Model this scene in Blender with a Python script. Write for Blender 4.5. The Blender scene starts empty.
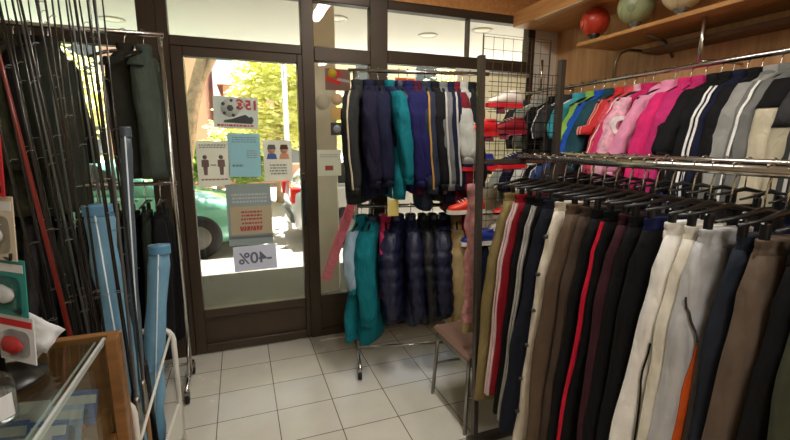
import bpy, math, random
from mathutils import Vector, Matrix
random.seed(7)
PI = math.pi
sc = bpy.context.scene
COL = sc.collection

# ------------------------------------------------------------------ camera
TH, PS, ROLL, CH = math.radians(10.6), math.radians(20.3), math.radians(0.25), 1.5
FPX = 418.0
fw = Vector((math.sin(PS)*math.cos(TH), math.cos(PS)*math.cos(TH), -math.sin(TH)))
rt = Vector((math.cos(PS), -math.sin(PS), 0))
up = rt.cross(fw)
rt, up = (rt*math.cos(ROLL)+up*math.sin(ROLL)), (up*math.cos(ROLL)-rt*math.sin(ROLL))
cam = bpy.data.objects.new('camera', bpy.data.cameras.new('camera'))
COL.objects.link(cam)
M = Matrix((rt, up, -fw)).transposed().to_4x4()
M.translation = (0, 0, CH)
cam.matrix_world = M
cam.data.sensor_width = 36.0
cam.data.lens = FPX/790.0*36.0
cam.data.clip_start = 0.03
sc.camera = cam

def at(u, v, y):
    "survey: the world point on the depth plane y that the photograph shows at u, v"
    d = fw*FPX + rt*(u-395) - up*(v-220)
    return Vector((0, 0, CH)) + d*(y/d.y)

# ------------------------------------------------------------------ materials
def lin(c):
    c = c/255.0
    return c/12.92 if c <= .04045 else ((c+.055)/1.055)**2.4
def rgb(r, g, b): return (lin(r), lin(g), lin(b), 1)
_m = {}
def mat(key, col, rough=.6, metal=0, spec=.5, noise=0, nscale=8, bump=0, bscale=200, alpha=None, trans=0, sheen=0, emit=None, estr=0, transl=0, coat=0):
    if key in _m: return _m[key]
    m = bpy.data.materials.new(key); m.use_nodes = True
    nt = m.node_tree; b = nt.nodes['Principled BSDF']
    b.inputs['Base Color'].default_value = col
    b.inputs['Roughness'].default_value = rough
    b.inputs['Metallic'].default_value = metal
    b.inputs['Specular IOR Level'].default_value = spec
    if sheen:
        b.inputs['Sheen Weight'].default_value = sheen
    if coat:
        b.inputs['Coat Weight'].default_value = coat
    if trans: b.inputs['Transmission Weight'].default_value = trans
    if emit:
        b.inputs['Emission Color'].default_value = emit; b.inputs['Emission Strength'].default_value = estr
    tc = nt.nodes.new('ShaderNodeTexCoord')
    if noise:
        n = nt.nodes.new('ShaderNodeTexNoise'); n.inputs['Scale'].default_value = nscale; n.inputs['Detail'].default_value = 4
        nt.links.new(tc.outputs['Object'], n.inputs['Vector'])
        r = nt.nodes.new('ShaderNodeValToRGB')
        r.color_ramp.elements[0].position = .3; r.color_ramp.elements[1].position = .7
        r.color_ramp.elements[0].color = [max(0, c*(1-noise)) for c in col[:3]]+[1]
        r.color_ramp.elements[1].color = [min(1, c*(1+noise)) for c in col[:3]]+[1]
        nt.links.new(n.outputs['Fac'], r.inputs['Fac']); nt.links.new(r.outputs['Color'], b.inputs['Base Color'])
    if bump:
        n = nt.nodes.new('ShaderNodeTexNoise'); n.inputs['Scale'].default_value = bscale; n.inputs['Detail'].default_value = 3
        nt.links.new(tc.outputs['Object'], n.inputs['Vector'])
        bp = nt.nodes.new('ShaderNodeBump'); bp.inputs['Strength'].default_value = bump; bp.inputs['Distance'].default_value = .01
        nt.links.new(n.outputs['Fac'], bp.inputs['Height']); nt.links.new(bp.outputs['Normal'], b.inputs['Normal'])
    if transl:
        o = nt.nodes['Material Output']
        tr = nt.nodes.new('ShaderNodeBsdfTranslucent'); tr.inputs['Color'].default_value = col
        mx = nt.nodes.new('ShaderNodeMixShader'); mx.inputs[0].default_value = transl
        nt.links.new(b.outputs[0], mx.inputs[1]); nt.links.new(tr.outputs[0], mx.inputs[2]); nt.links.new(mx.outputs[0], o.inputs['Surface'])
    _m[key] = m
    return m

def glass_mat(key, tint=(.96, .98, .97, 1), refl=.06):
    if key in _m: return _m[key]
    m = bpy.data.materials.new(key); m.use_nodes = True
    nt = m.node_tree; nt.nodes.clear()
    o = nt.nodes.new('ShaderNodeOutputMaterial'); t = nt.nodes.new('ShaderNodeBsdfTransparent'); t.inputs[0].default_value = tint
    g = nt.nodes.new('ShaderNodeBsdfGlossy'); g.inputs['Roughness'].default_value = .02
    lw = nt.nodes.new('ShaderNodeLayerWeight'); lw.inputs[0].default_value = .25
    mth = nt.nodes.new('ShaderNodeMath'); mth.operation = 'MULTIPLY_ADD'; mth.inputs[1].default_value = .22; mth.inputs[2].default_value = refl*.5
    nt.links.new(lw.outputs['Fresnel'], mth.inputs[0])
    mx = nt.nodes.new('ShaderNodeMixShader')
    nt.links.new(mth.outputs[0], mx.inputs[0]); nt.links.new(t.outputs[0], mx.inputs[1]); nt.links.new(g.outputs[0], mx.inputs[2])
    nt.links.new(mx.outputs[0], o.inputs['Surface'])
    _m[key] = m
    return m

def cloth(r, g, b, rough=.85, shiny=0):
    k = 'cloth_%d_%d_%d_%d' % (r, g, b, shiny)
    new = k not in _m
    m = mat(k, rgb(r, g, b), rough=.5 if shiny else rough, spec=.45 if shiny else .2, noise=.12, nscale=14)
    if new:   # soft hanging folds over a fine weave
        nt = m.node_tree; bs = nt.nodes['Principled BSDF']
        tc = nt.nodes.new('ShaderNodeTexCoord'); mp = nt.nodes.new('ShaderNodeMapping'); mp.inputs['Scale'].default_value = (1, 1, .38)
        nt.links.new(tc.outputs['Object'], mp.inputs[0])
        n1 = nt.nodes.new('ShaderNodeTexNoise'); n1.inputs['Scale'].default_value = 19; n1.inputs['Detail'].default_value = 2; n1.inputs['Distortion'].default_value = .5
        n2 = nt.nodes.new('ShaderNodeTexNoise'); n2.inputs['Scale'].default_value = 240; n2.inputs['Detail'].default_value = 1
        nt.links.new(mp.outputs[0], n1.inputs['Vector']); nt.links.new(tc.outputs['Object'], n2.inputs['Vector'])
        b1 = nt.nodes.new('ShaderNodeBump'); b1.inputs['Strength'].default_value = .75; b1.inputs['Distance'].default_value = .022
        b2 = nt.nodes.new('ShaderNodeBump'); b2.inputs['Strength'].default_value = .2; b2.inputs['Distance'].default_value = .002
        nt.links.new(n1.outputs['Fac'], b1.inputs['Height']); nt.links.new(n2.outputs['Fac'], b2.inputs['Height'])
        nt.links.new(b1.outputs['Normal'], b2.inputs['Normal']); nt.links.new(b2.outputs['Normal'], bs.inputs['Normal'])
    return m

def wood_mat(key, dark, light, scale=(1, 14, 14), rough=.45):
    if key in _m: return _m[key]
    m = bpy.data.materials.new(key); m.use_nodes = True
    nt = m.node_tree; b = nt.nodes['Principled BSDF']; b.inputs['Roughness'].default_value = rough
    tc = nt.nodes.new('ShaderNodeTexCoord'); mp = nt.nodes.new('ShaderNodeMapping'); mp.inputs['Scale'].default_value = scale
    n = nt.nodes.new('ShaderNodeTexNoise'); n.inputs['Scale'].default_value = 2.2; n.inputs['Detail'].default_value = 6; n.inputs['Distortion'].default_value = .6
    r = nt.nodes.new('ShaderNodeValToRGB'); r.color_ramp.elements[0].position = .32; r.color_ramp.elements[1].position = .68
    r.color_ramp.elements[0].color = dark; r.color_ramp.elements[1].color = light
    nt.links.new(tc.outputs['Object'], mp.inputs[0]); nt.links.new(mp.outputs[0], n.inputs['Vector']); nt.links.new(n.outputs['Fac'], r.inputs['Fac'])
    nt.links.new(r.outputs['Color'], b.inputs['Base Color'])
    _m[key] = m
    return m

def tile_mat():
    m = bpy.data.materials.new('floor_tile'); m.use_nodes = True
    nt = m.node_tree; b = nt.nodes['Principled BSDF']
    tc = nt.nodes.new('ShaderNodeTexCoord'); mp = nt.nodes.new('ShaderNodeMapping')
    mp.inputs['Location'].default_value = (0.196, 0.318, 0)
    nt.links.new(tc.outputs['Object'], mp.inputs[0])
    br = nt.nodes.new('ShaderNodeTexBrick'); br.offset = 0; br.squash = 1
    br.inputs['Scale'].default_value = 1; br.inputs['Brick Width'].default_value = .314; br.inputs['Row Height'].default_value = .283
    br.inputs['Mortar Size'].default_value = .0028; br.inputs['Mortar Smooth'].default_value = .2; br.inputs['Bias'].default_value = 0
    br.inputs['Color1'].default_value = rgb(228, 224, 213); br.inputs['Color2'].default_value = rgb(221, 217, 206); br.inputs['Mortar'].default_value = rgb(105, 98, 84)
    nt.links.new(mp.outputs[0], br.inputs['Vector'])
    n = nt.nodes.new('ShaderNodeTexNoise'); n.inputs['Scale'].default_value = 5; n.inputs['Detail'].default_value = 6
    nt.links.new(tc.outputs['Object'], n.inputs['Vector'])
    mx = nt.nodes.new('ShaderNodeMixRGB'); mx.blend_type = 'MULTIPLY'; mx.inputs[0].default_value = .22
    nt.links.new(br.outputs['Color'], mx.inputs[1]); nt.links.new(n.outputs['Fac'], mx.inputs[2])
    nt.links.new(mx.outputs[0], b.inputs['Base Color'])
    rr = nt.nodes.new('ShaderNodeMapRange'); rr.inputs[3].default_value = .18; rr.inputs[4].default_value = .32
    nt.links.new(n.outputs['Fac'], rr.inputs[0]); nt.links.new(rr.outputs[0], b.inputs['Roughness'])
    bp = nt.nodes.new('ShaderNodeBump'); bp.inputs['Strength'].default_value = .25; bp.inputs['Distance'].default_value = .002; bp.invert = True
    nt.links.new(br.outputs['Fac'], bp.inputs['Height']); nt.links.new(bp.outputs['Normal'], b.inputs['Normal'])
    return m

FRAME = mat('bronze_frame', rgb(68, 56, 44), .45, .3, noise=.06)
CHROME = mat('chrome', rgb(200, 198, 192), .22, 1)
STEEL = mat('brushed_steel', rgb(150, 148, 142), .35, 1)
DARKMET = mat('dark_metal', rgb(84, 78, 72), .38, .6)
BLACKP = mat('black_plastic', rgb(18, 18, 18), .35)
WHITEP = mat('white_paint', rgb(226, 224, 216), .4)
RUBBER = mat('rubber', rgb(22, 22, 23), .8)
WOOD = wood_mat('honey_wood', rgb(184, 128, 74), rgb(212, 156, 98), (14, 1, 14))
WOODV = wood_mat('panel_wood', rgb(188, 140, 92), rgb(214, 168, 116), (12, 12, 1))
WOODD = wood_mat('counter_wood', rgb(112, 76, 40), rgb(146, 102, 58), (1.5, 10, 10))
PAPER = mat('paper', rgb(240, 239, 236), .8, transl=.65)
GLASS = glass_mat('window_pane')
PLASTIC_CLEAR = glass_mat('clear_plastic', (.93, .95, .95, 1), .12)

# ------------------------------------------------------------------ mesh builder
class MB:
    def __init__(s): s.v = []; s.f = []; s.sm = []
    def add(s, vs, fs, smooth):
        o = len(s.v); s.v += [tuple(v) for v in vs]
        s.f += [tuple(i+o for i in f) for f in fs]; s.sm += [smooth]*len(fs)
        return s
    def box(s, c, size, R=None, bev=0):
        x, y, z = [k/2 for k in size]
        if bev and min(x, y, z) > bev*1.2:
            b = bev
            pts = []; idx = {}
            # chamfered box: 24 verts
            for sx in (-1, 1):
                for sy in (-1, 1):
                    for sz in (-1, 1):
                        for k, p in enumerate(((sx*x, sy*(y-b), sz*(z-b)), (sx*(x-b), sy*y, sz*(z-b)), (sx*(x-b), sy*(y-b), sz*z))):
                            idx[(sx, sy, sz, k)] = len(pts); pts.append(Vector(p))
            g = lambda *a: idx[a]
            fs = []
            for q in (-1, 1):
                fs.append([g(q, -1, -1, 0), g(q, 1, -1, 0), g(q, 1, 1, 0), g(q, -1, 1, 0)][::q])
                fs.append([g(-1, q, -1, 1), g(1, q, -1, 1), g(1, q, 1, 1), g(-1, q, 1, 1)][::-q])
                fs.append([g(-1, -1, q, 2), g(1, -1, q, 2), g(1, 1, q, 2), g(-1, 1, q, 2)][::q])
            for a in (-1, 1):
                for b2 in (-1, 1):
                    fs.append([g(a, b2, -1, 0), g(a, b2, 1, 0), g(a, b2, 1, 1), g(a, b2, -1, 1)])
                    fs.append([g(a, -1, b2, 0), g(a, 1, b2, 0), g(a, 1, b2, 2), g(a, -1, b2, 2)])
                    fs.append([g(-1, a, b2, 1), g(1, a, b2, 1), g(1, a, b2, 2), g(-1, a, b2, 2)])
            for sx in (-1, 1):
                for sy in (-1, 1):
                    for sz in (-1, 1): fs.append([g(sx, sy, sz, 0), g(sx, sy, sz, 1), g(sx, sy, sz, 2)])
        else:
            pts = [Vector((a*x, b*y, d*z)) for a in (-1, 1) for b in (-1, 1) for d in (-1, 1)]
            fs = [(0, 1, 3, 2), (4, 6, 7, 5), (0, 4, 5, 1), (2, 3, 7, 6), (0, 2, 6, 4), (1, 5, 7, 3)]
        if R: pts = [R @ p for p in pts]
        c = Vector(c)
        return s.add([p+c for p in pts], fs, False)
    def bb(s, x0, x1, y0, y1, z0, z1, bev=0):
        return s.box(((x0+x1)/2, (y0+y1)/2, (z0+z1)/2), (x1-x0, y1-y0, z1-z0), None, bev)
    def rings(s, rings, cap=True, smooth=True, closed=False):
        n = len(rings[0]); vs = [p for r in rings for p in r]; fs = []
        m = len(rings)
        for i in range(m if closed else m-1):
            j = (i+1) % m
            for k in range(n):
                fs.append((i*n+k, i*n+(k+1) % n, j*n+(k+1) % n, j*n+k))
        if cap and not closed:
            fs.append(tuple(range(n))[::-1]); fs.append(tuple((m-1)*n+k for k in range(n)))
        return s.add(vs, fs, smooth)
    def tube(s, pts, r, n=8, cap=True, closed=False):
        pts = [Vector(p) for p in pts]; rs = r if isinstance(r, (list, tuple)) else [r]*len(pts)
        rings = []; prev = None
        for i, p in enumerate(pts):
            if closed: t = pts[(i+1) % len(pts)]-pts[i-1]
            else: t = pts[min(i+1, len(pts)-1)]-pts[max(i-1, 0)]
            t.normalize()
            if prev is None:
                a = Vector((0, 0, 1)) if abs(t.z) < .9 else Vector((1, 0, 0))
                x = t.cross(a).normalized()
            else:
                x = (prev - t*prev.dot(t)).normalized()
            prev = x; y = t.cross(x)
            rings.append([p + (x*math.cos(2*PI*k/n)+y*math.sin(2*PI*k/n))*rs[i] for k in range(n)])
        return s.rings(rings, cap, True, closed)
    def lathe(s, prof, n=20, c=(0, 0, 0), axis='z'):
        rings = []
        for r, h in prof:
            ring = []
            for k in range(n):
                a = 2*PI*k/n; p = (r*math.cos(a), r*math.sin(a), h)
                if axis == 'y': p = (p[0], p[2], p[1])
                if axis == 'x': p = (p[2], p[0], p[1])
                ring.append(Vector(p)+Vector(c))
            rings.append(ring)
        return s.rings(rings)
    def ball(s, c, r, n=20):
        return s.lathe([(max(1e-4, math.sin(PI*i/n))*r, -math.cos(PI*i/n)*r) for i in range(n+1)], n, c)
    def poly(s, pts, thick, axis='y'):
        "prism from an outline in x,z extruded along y (centred)"
        n = len(pts); vs = []
        for q in (-thick/2, thick/2):
            vs += [(p[0], q, p[1]) for p in pts]
        fs = [tuple(range(n)), tuple(range(n, 2*n))[::-1]]+[(k, (k+1) % n+0, (k+1) % n+n, k+n) for k in range(n)]
        return s.add(vs, fs, False)
    def move(s, v, R=None):
        v = Vector(v)
        s.v = [tuple((R @ Vector(p) if R else Vector(p))+v) for p in s.v]; return s
    def build(s, name, m, parent=None, loc=None):
        me = bpy.data.meshes.new(name); me.from_pydata(s.v, [], s.f); me.update()
        me.polygons.foreach_set('use_smooth', s.sm)
        import bmesh
        b = bmesh.new(); b.from_mesh(me); bmesh.ops.recalc_face_normals(b, faces=b.faces); b.to_mesh(me); b.free()
        me.materials.append(m)
        o = bpy.data.objects.new(name, me); COL.objects.link(o)
        if parent: o.parent = parent
        if loc: o.location = loc
        return o

def tag(o, label, cat, group=None):
    o['label'] = label; o['category'] = cat
    if group: o['group'] = group
    return o
def thing(name, label, cat, loc=(0, 0, 0), rz=0, group=None, R=None):
    o = bpy.data.objects.new(name, None); COL.objects.link(o); o.empty_display_size = .1
    o.location = loc; o.rotation_euler = (0, 0, rz)
    if R: o.rotation_euler = R
    return tag(o, label, cat, group)
def struct(name, mb, m, parent=None):
    o = mb.build(name, m, parent)
    if not parent: o['kind'] = 'structure'
    return o
def text_mesh(body, size, m, parent, name, loc, mirror=True, bold=0.0):
    "flat lettering in the x,z plane, seen from -y; mirror = seen from the back"
    cu = bpy.data.curves.new('t', 'FONT'); cu.body = body; cu.size = size; cu.align_x = 'CENTER'; cu.align_y = 'CENTER'; cu.extrude = .0004; cu.offset = bold
    to = bpy.data.objects.new('t', cu); COL.objects.link(to)
    dg = bpy.context.evaluated_depsgraph_get(); dg.update()
    me = bpy.data.meshes.new_from_object(to.evaluated_get(dg))
    bpy.data.objects.remove(to)
    for v in me.vertices:
        x, y, z = v.co
        v.co = (-x if mirror else x, -z, y)
    me.materials.clear(); me.materials.append(m); me.name = name
    o = bpy.data.objects.new(name, me); COL.objects.link(o); o.parent = parent; o.location = loc
    return o

# ================================================================== SETTING
YF = 3.094
XL, XR, YB, ZC = -1.55, 2.60, -2.2, 2.95
fl = struct('floor', MB().bb(XL-.1, XR+.1, YB-.1, YF+.05, -.06, 0), tile_mat())
cl = struct('ceiling', MB().bb(XL-.1, XR+.1, YB-.1, YF+.05, ZC, ZC+.08), mat('ceiling_white', rgb(214, 206, 190), .9))
WALLM = mat('wall_plaster', rgb(188, 176, 156), .9, noise=.05)
struct('wall_left', MB().bb(XL-.1, XL, YB-.1, YF+.05, 0, ZC), WALLM)
struct('wall_back', MB().bb(XL, XR, YB-.1, YB, 0, ZC), WALLM)
struct('wall_right', MB().bb(XR, XR+.1, YB-.1, YF+.05, 0, ZC), WOODV)
# wooden fascia over the shop front, white jamb at the right
struct('wall_front', MB().bb(XL, XR, YF-.04, YF+.05, 2.5, ZC), WOOD)
struct('trim_1', MB().bb(2.37, XR, YF-.03, YF+.05, 0, 2.5), mat('white_jamb', rgb(226, 222, 212), .6))
# wooden valance box along the right wall
vb = struct('trim_2', MB().bb(2.14, XR, YB, YF-.04, 2.41, 2.52), WOOD)
# pale light strip under the valance lip
struct('trim_3', MB().bb(2.145, 2.19, YB, YF-.3, 2.402, 2.41), mat('pale_strip', rgb(215, 190, 150), .6))

def frame_window(name, x0, x1, bars, glass_z, kick=None, mull=()):
    w = MB()
    y0, y1 = YF-.035, YF+.04
    for a, b, z0, z1 in bars: w.bb(a, b, y0, y1, z0, z1, .004)
    o = struct(name, w, FRAME)
    for k, (a, b, z0, z1) in enumerate(glass_z):
        MB().bb(a, b, YF-.004, YF+.004, z0, z1).build('pane', GLASS, o)
    if kick: MB().bb(*kick).build('kick_panel', FRAME, o)
    return o
TZ0, TZ1, HZ = 2.025, 2.146, 2.44
# window 1 left of the door, with transom
frame_window('window_1', XL, -.43, [(XL, XL+.05, 0, 2.5), (-.53, -.43, 0, 2.5), (XL+.05, -.53, 2.06, 2.15), (XL+.05, -.53, 2.44, 2.5), (XL+.05, -.53, 0, .06), (XL+.05, -.53, .40, .46)],
             [(XL+.05, -.53, .46, 2.06), (XL+.05, -.53, 2.15, 2.44)], (XL+.05, -.53, YF-.015, YF+.015, .06, .40))
# frame around the door with its transom
frame_window('window_2', -.43, .53, [(-.43, -.365, 0, 2.5), (.445, .53, 0, 2.5), (-.365, .445, 2.085, TZ1), (-.365, .445, HZ, 2.5)], [(-.365, .445, TZ1, HZ)])
# door leaf
d = MB()
for a, b, z0, z1 in [(-.365, -.295, .012, 2.083), (.41, .445, .012, 2.083), (-.295, .41, TZ0, 2.083), (-.295, .41, .012, .075), (-.295, .41, .27, .335)]:
    d.bb(a, b, YF-.045, YF+.03, z0, z1, .004)
dr = struct('door_1', d, FRAME)
MB().bb(-.295, .41, YF-.02, YF+.02, .075, .27).build('kick_panel', FRAME, dr)
MB().bb(-.295, .41, YF-.004, YF+.004, .335, TZ0).build('pane', GLASS, dr)
h = MB().bb(.418, .44, YF-.085, YF-.075, .9, 1.23, .003)
h.bb(.422, .436, YF-.076, YF-.045, .92, .94).bb(.422, .436, YF-.076, YF-.045, 1.19, 1.21)
h.build('door_handle', BLACKP, dr)
for z in (.96, 1.27):
    MB().lathe([(.009, 0), (.009, .006), (.006, .008)], 12, (.428, YF-.045, z)).build('lock', STEEL, dr)
# window 3: narrow pane beside the door; window 4: wide pane at the right
frame_window('window_3', .53, 1.07, [(.935, 1.07, 0, 2.5), (.53, .935, 2.05, TZ1), (.53, .935, HZ, 2.5), (.53, .935, 0, .06), (.53, .935, .27, .335)],
             [(.53, .935, .335, 2.05), (.53, .935, TZ1, HZ)], (.53, .935, YF-.015, YF+.015, .06, .27))
frame_window('window_4', 1.07, 2.37, [(2.30, 2.37, 0, 2.5), (1.07, 2.30, 2.07, 2.16), (1.07, 2.30, HZ, 2.5), (1.07, 2.30, 0, .06), (1.07, 2.30, .27, .335), (1.741, 1.751, 2.16, HZ)],
             [(1.07, 2.30, .335, 2.07), (1.07, 1.741, 2.16, HZ), (1.751, 2.30, 2.16, HZ)], (1.07, 2.30, YF-.015, YF+.015, .06, .27))
struct('trim_4', MB().bb(.50, 1.15, 2.985, 3.0, 0, .006), mat('white_strip', rgb(235, 232, 225), .5))

# ---------------------------------------------------------------- outside
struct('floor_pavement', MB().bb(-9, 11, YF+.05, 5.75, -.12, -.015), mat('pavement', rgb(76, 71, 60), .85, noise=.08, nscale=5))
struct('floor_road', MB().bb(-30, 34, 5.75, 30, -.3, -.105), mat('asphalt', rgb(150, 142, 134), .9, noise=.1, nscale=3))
SOFM = mat('soffit_white', rgb(216, 212, 200), .85)
struct('ceiling_arcade', MB().bb(-9, 11, YF+.05, 6.1, 2.75, 3.0), SOFM)
struct('wall_facade', MB().bb(-9, XL, YF-.02, YF+.05, -.1, 2.85).bb(XR+.1, 11, YF-.02, YF+.05, -.1, 2.85), SOFM)
tag(MB().bb(.652, .885, 3.98, 4.22, -.015, 2.75, .01).build('arcade_pillar', mat('pillar_white', rgb(232, 222, 204), .8, noise=.04)), 'square white pillar holding up the arcade outside the narrow pane', 'pillar')

def soffit_lamp(u, v, label):
    d_ = fw*FPX + rt*(u-395) - up*(v-220); p = Vector((0, 0, CH))+d_*((2.75-CH)/d_.z)
    t = thing('ceiling_lamp', label, 'lamp', (p.x, p.y, 2.75), group='recessed lamps in the arcade soffit')
    MB().lathe([(.085, -.001), (.105, -.012), (.115, -.012), (.12, -.001)], 24).build('trim_ring', mat('lamp_ring', rgb(190, 184, 172), .4), t)
    MB().lathe([(.001, -.004), (.085, -.004), (.085, -.001)], 24).build('lamp_lens', mat('lamp_lens', rgb(245, 238, 215), .3), t)
soffit_lamp(428, 35, 'round recessed lamp in the white arcade soffit beyond the wide transom window')
soffit_lamp(336, 18, 'round recessed lamp in the arcade soffit beyond the narrow transom')
soffit_lamp(112, 19, 'round recessed lamp in the arcade soffit beyond the transom above the fishing rods')
soffit_lamp(482, 30, 'round recessed lamp in the arcade soffit nearest the shop corner')

# ---- cars
def car(name, label, x0, flip, col, y0):
    "4 m hatchback along x; nose at +x unless flipped; y0 = near side"
    root = thing(name, label, 'car', (x0, y0+.83, -.105), PI if flip else 0)
    paint = mat('paint_'+name, col, .25, .2, coat=.6)
    L = 4.0; b = MB(); R = []
    prof = [(-2.0, .42, .62, .70), (-1.95, .28, .88, .78), (-1.75, .2, .95, .81), (-1.0, .18, .93, .83), (0, .18, .92, .83), (.75, .18, .90, .83), (1.0, .18, .88, .82), (1.5, .2, .80, .80), (1.85, .25, .70, .75), (1.98, .34, .58, .66)]
    for x, z0, z1, w in prof:
        zm = (z0+z1)/2
        R.append([Vector((x, yy*w, zz)) for yy, zz in ((-.92, z0), (-1, z0+.08), (-1.0, zm), (-.97, z1-.06), (-.88, z1), (0, z1+.02), (.88, z1), (.97, z1-.06), (1.0, zm), (1, z0+.08), (.92, z0))])
    b.rings(R); b.build('body', paint, root)
    cb = MB(); R = []
    for x, zt, w in [(-1.85, .97, .74), (-1.6, 1.25, .68), (-1.3, 1.38, .64), (-.6, 1.42, .63), (0, 1.40, .63), (.25, 1.34, .64), (.85, .92, .74)]:
        R.append([Vector((x, -.76, .88)), Vector((x, -(w+.04), (zt+.88)/2)), Vector((x, -w, zt-.04)), Vector((x, -w+.1, zt)), Vector((x, w-.1, zt)), Vector((x, w, zt-.04)), Vector((x, w+.04, (zt+.88)/2)), Vector((x, .76, .88))])
    cb.rings(R); cb.build('cabin', paint, root)
    gm = mat('car_glass', rgb(52, 58, 60), .08, coat=.5)
    for s in (-1, 1):
        for outline in ([(-1.45, .97), (-1.35, 1.27), (-.62, 1.34), (-.62, .97)], [(-.56, .97), (-.56, 1.34), (.08, 1.31), (.5, .99)]):
            g = MB().poly(outline, .02)
            g.v = [(p[0], s*(.755-(p[2]-.9)*.24)+p[1], p[2]) for p in g.v]
            g.build('side_window', gm, root)
        lamp = MB().box((1.88, s*.6, .62), (.16, .2, .13), None, .02); lamp.build('headlight', mat('headlamp', rgb(225, 228, 228), .1), root)
        tl = MB().box((-1.95, s*.66, .80), (.16, .17, .24), None, .02); tl.build('tail_light', mat('tail_red', rgb(205, 28, 22), .2, emit=rgb(205, 28, 22), estr=.0), root)
        for x in (-1.22, 1.22):
            w = MB().lathe([(.10, -.09), (.26, -.095), (.30, -.06), (.305, 0), (.30, .06), (.26, .095), (.10, .09)], 28, (x, s*.76, .305), 'y').build('wheel', RUBBER, root)
            hb = MB().lathe([(.001, -.105), (.05, -.105), (.14, -.098), (.17, -.09), (.17, .09), (.14, .098), (.05, .105), (.001, .105)], 24, (x, s*.76, .305), 'y')
            hb.build('hub_cap', mat('hub', rgb(112, 110, 108), .4, .6), w)
        MB().box((.45, s*.9, .99), (.12, .16, .1), None, .02).build('wing_mirror', paint, root)
    MB().box((1.97, 0, .42), (.1, 1.42, .16), None, .03).build('bumper', mat('bumper_grey', rgb(70, 74, 74), .6), root)
    MB().box((-1.99, 0, .45), (.1, 1.42, .16), None, .03).build('bumper', mat('bumper_grey', rgb(70, 74, 74), .6), root)
    return root
car('parked_car', 'pale teal green hatchback parked at the kerb outside the door', -1.80, False, rgb(120, 184, 162), 6.12)
car('silver_car', 'silver car with red tail light parked ahead of the green hatchback', 2.72, False, rgb(196, 194, 196), 6.3)
car('far_car', 'white hatchback parked behind the green one, beyond the left window', -6.1, False, rgb(214, 212, 206), 6.15)

# ---- trees, pole, houses
LEAF = mat('leaf_green', rgb(222, 222, 150), .6, noise=.35, nscale=1.5, transl=.55)
LEAF2 = mat('leaf_dark', rgb(120, 150, 56), .6, noise=.35, nscale=1.5, transl=.5)
BARK = mat('bark', rgb(168, 138, 104), .9, noise=.3, nscale=9, bump=.5, bscale=25)
def tree(label, x, y, trunk, branches, blobs, nleaf, leaf=LEAF):
    root = thing('street_tree', label, 'tree', (x, y, -.105), group='trees across the street')
    t = MB().tube(trunk[0], trunk[1], 9); t.build('trunk', BARK, root)
    for p, r in branches: MB().tube(p, r, 6).build('branch', BARK, root)
    f = MB(); rg = random.Random(int(x*100)+3)
    tot = sum(b[3]**2 for b in blobs)
    for bx, by, bz, br in blobs:
        for k in range(int(nleaf*br*br/tot)):
            a, zc = rg.uniform(0, 2*PI), rg.uniform(-1, 1); q = math.sqrt(1-zc*zc); rr = br*rg.uniform(.35, 1)**.6
            p = Vector((bx+rr*q*math.cos(a), by+rr*q*math.sin(a), bz+rr*zc*.85))
            Rm = Matrix.Rotation(rg.uniform(0, 6.28), 3, 'Z') @ Matrix.Rotation(rg.uniform(-1.2, 1.2), 3, 'X')
            l = rg.uniform(.08, .15)
            f.add([p+Rm @ Vector(v)*l for v in ((-1, 0, 0), (-.2, -.5, .1), (1, 0, 0), (-.2, .5, .1))], [(0, 1, 2, 3)], False)
    f.build('foliage', leaf, root)
tree('tall bare-stemmed tree with a leaning brown trunk seen through the door', -1.05, 9.0,
     ([(0, 0, 0), (.06, 0, 1.2), (.25, 0, 2.2), (.55, 0, 3.2), (.7, 0, 4.6), (.75, 0, 6)], [.17, .15, .14, .12, .09, .05]),
     [([(.1, 0, 1.5), (-.1, .1, 2.4), (-.45, .1, 3.3), (-.6, .1, 4.8)], [.1, .09, .07, .04]), ([(.35, 0, 2.5), (.75, -.1, 3.2), (1.3, -.1, 3.9), (1.9, 0, 4.6)], [.07, .06, .05, .02]),
      ([(.1, 0, 1.9), (.15, .2, 2.9), (.1, .2, 4.2)], [.08, .06, .04])],
     [(-.5, .3, 5.6, 1.0), (1.2, .3, 5.8, 1.1), (.3, .2, 6.3, 1.2)], 1500)
tree('bushy yellow green tree beside the white lamp post', 1.0, 11.5,
     ([(0, 0, 0), (.05, 0, 1.3), (0, 0, 2.6)], [.14, .12, .08]), [([(.02, 0, 1.5), (.6, 0, 2.6)], [.06, .03])],
     [(0, 0, 2.6, 1.25), (-.8, .2, 1.9, .9), (.9, -.2, 2.2, 1.1), (.3, 0, 3.6, 1.05), (-.3, .5, 3.3, .9)], 5200)
tree('yellow green tree beyond the left window behind the fishing rods', -4.2, 10.0,
     ([(0, 0, 0), (.05, 0, 1.5), (-.05, 0, 2.8)], [.14, .12, .08]), [([(.02, 0, 1.5), (.6, 0, 2.6)], [.06, .03])],
     [(0, 0, 2.9, 1.3), (-1.0, .2, 2.3, 1.0), (1.0, -.2, 2.4, 1.1), (.3, 0, 3.8, 1.1)], 3500)
tree('low dark green hedge tree behind the silver car', -.55, 12.2,
     ([(0, 0, 0), (0, 0, .9)], [.08, .06]), [([(.0, 0, .6), (.3, 0, 1.2)], [.04, .02])],
     [(0, 0, 1.1, .75), (.7, 0, 1.0, .7), (-.8, 0, 1.0, .7)], 1800, LEAF2)
tree('wide leafy tree beyond the wide window at the right', 6.5, 10.5,
     ([(0, 0, 0), (.05, 0, 1.5), (-.05, 0, 2.8)], [.16, .13, .08]), [([(.02, 0, 1.5), (.6, 0, 2.6)], [.06, .03])],
     [(0, 0, 3.1, 1.5), (-1.2, .2, 2.4, 1.1), (1.2, -.2, 2.5, 1.2)], 3000)
pl = thing('lamp_post', 'slim white lamp post standing across the street', 'lamp post', (.90, 8.6, -.105))
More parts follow.
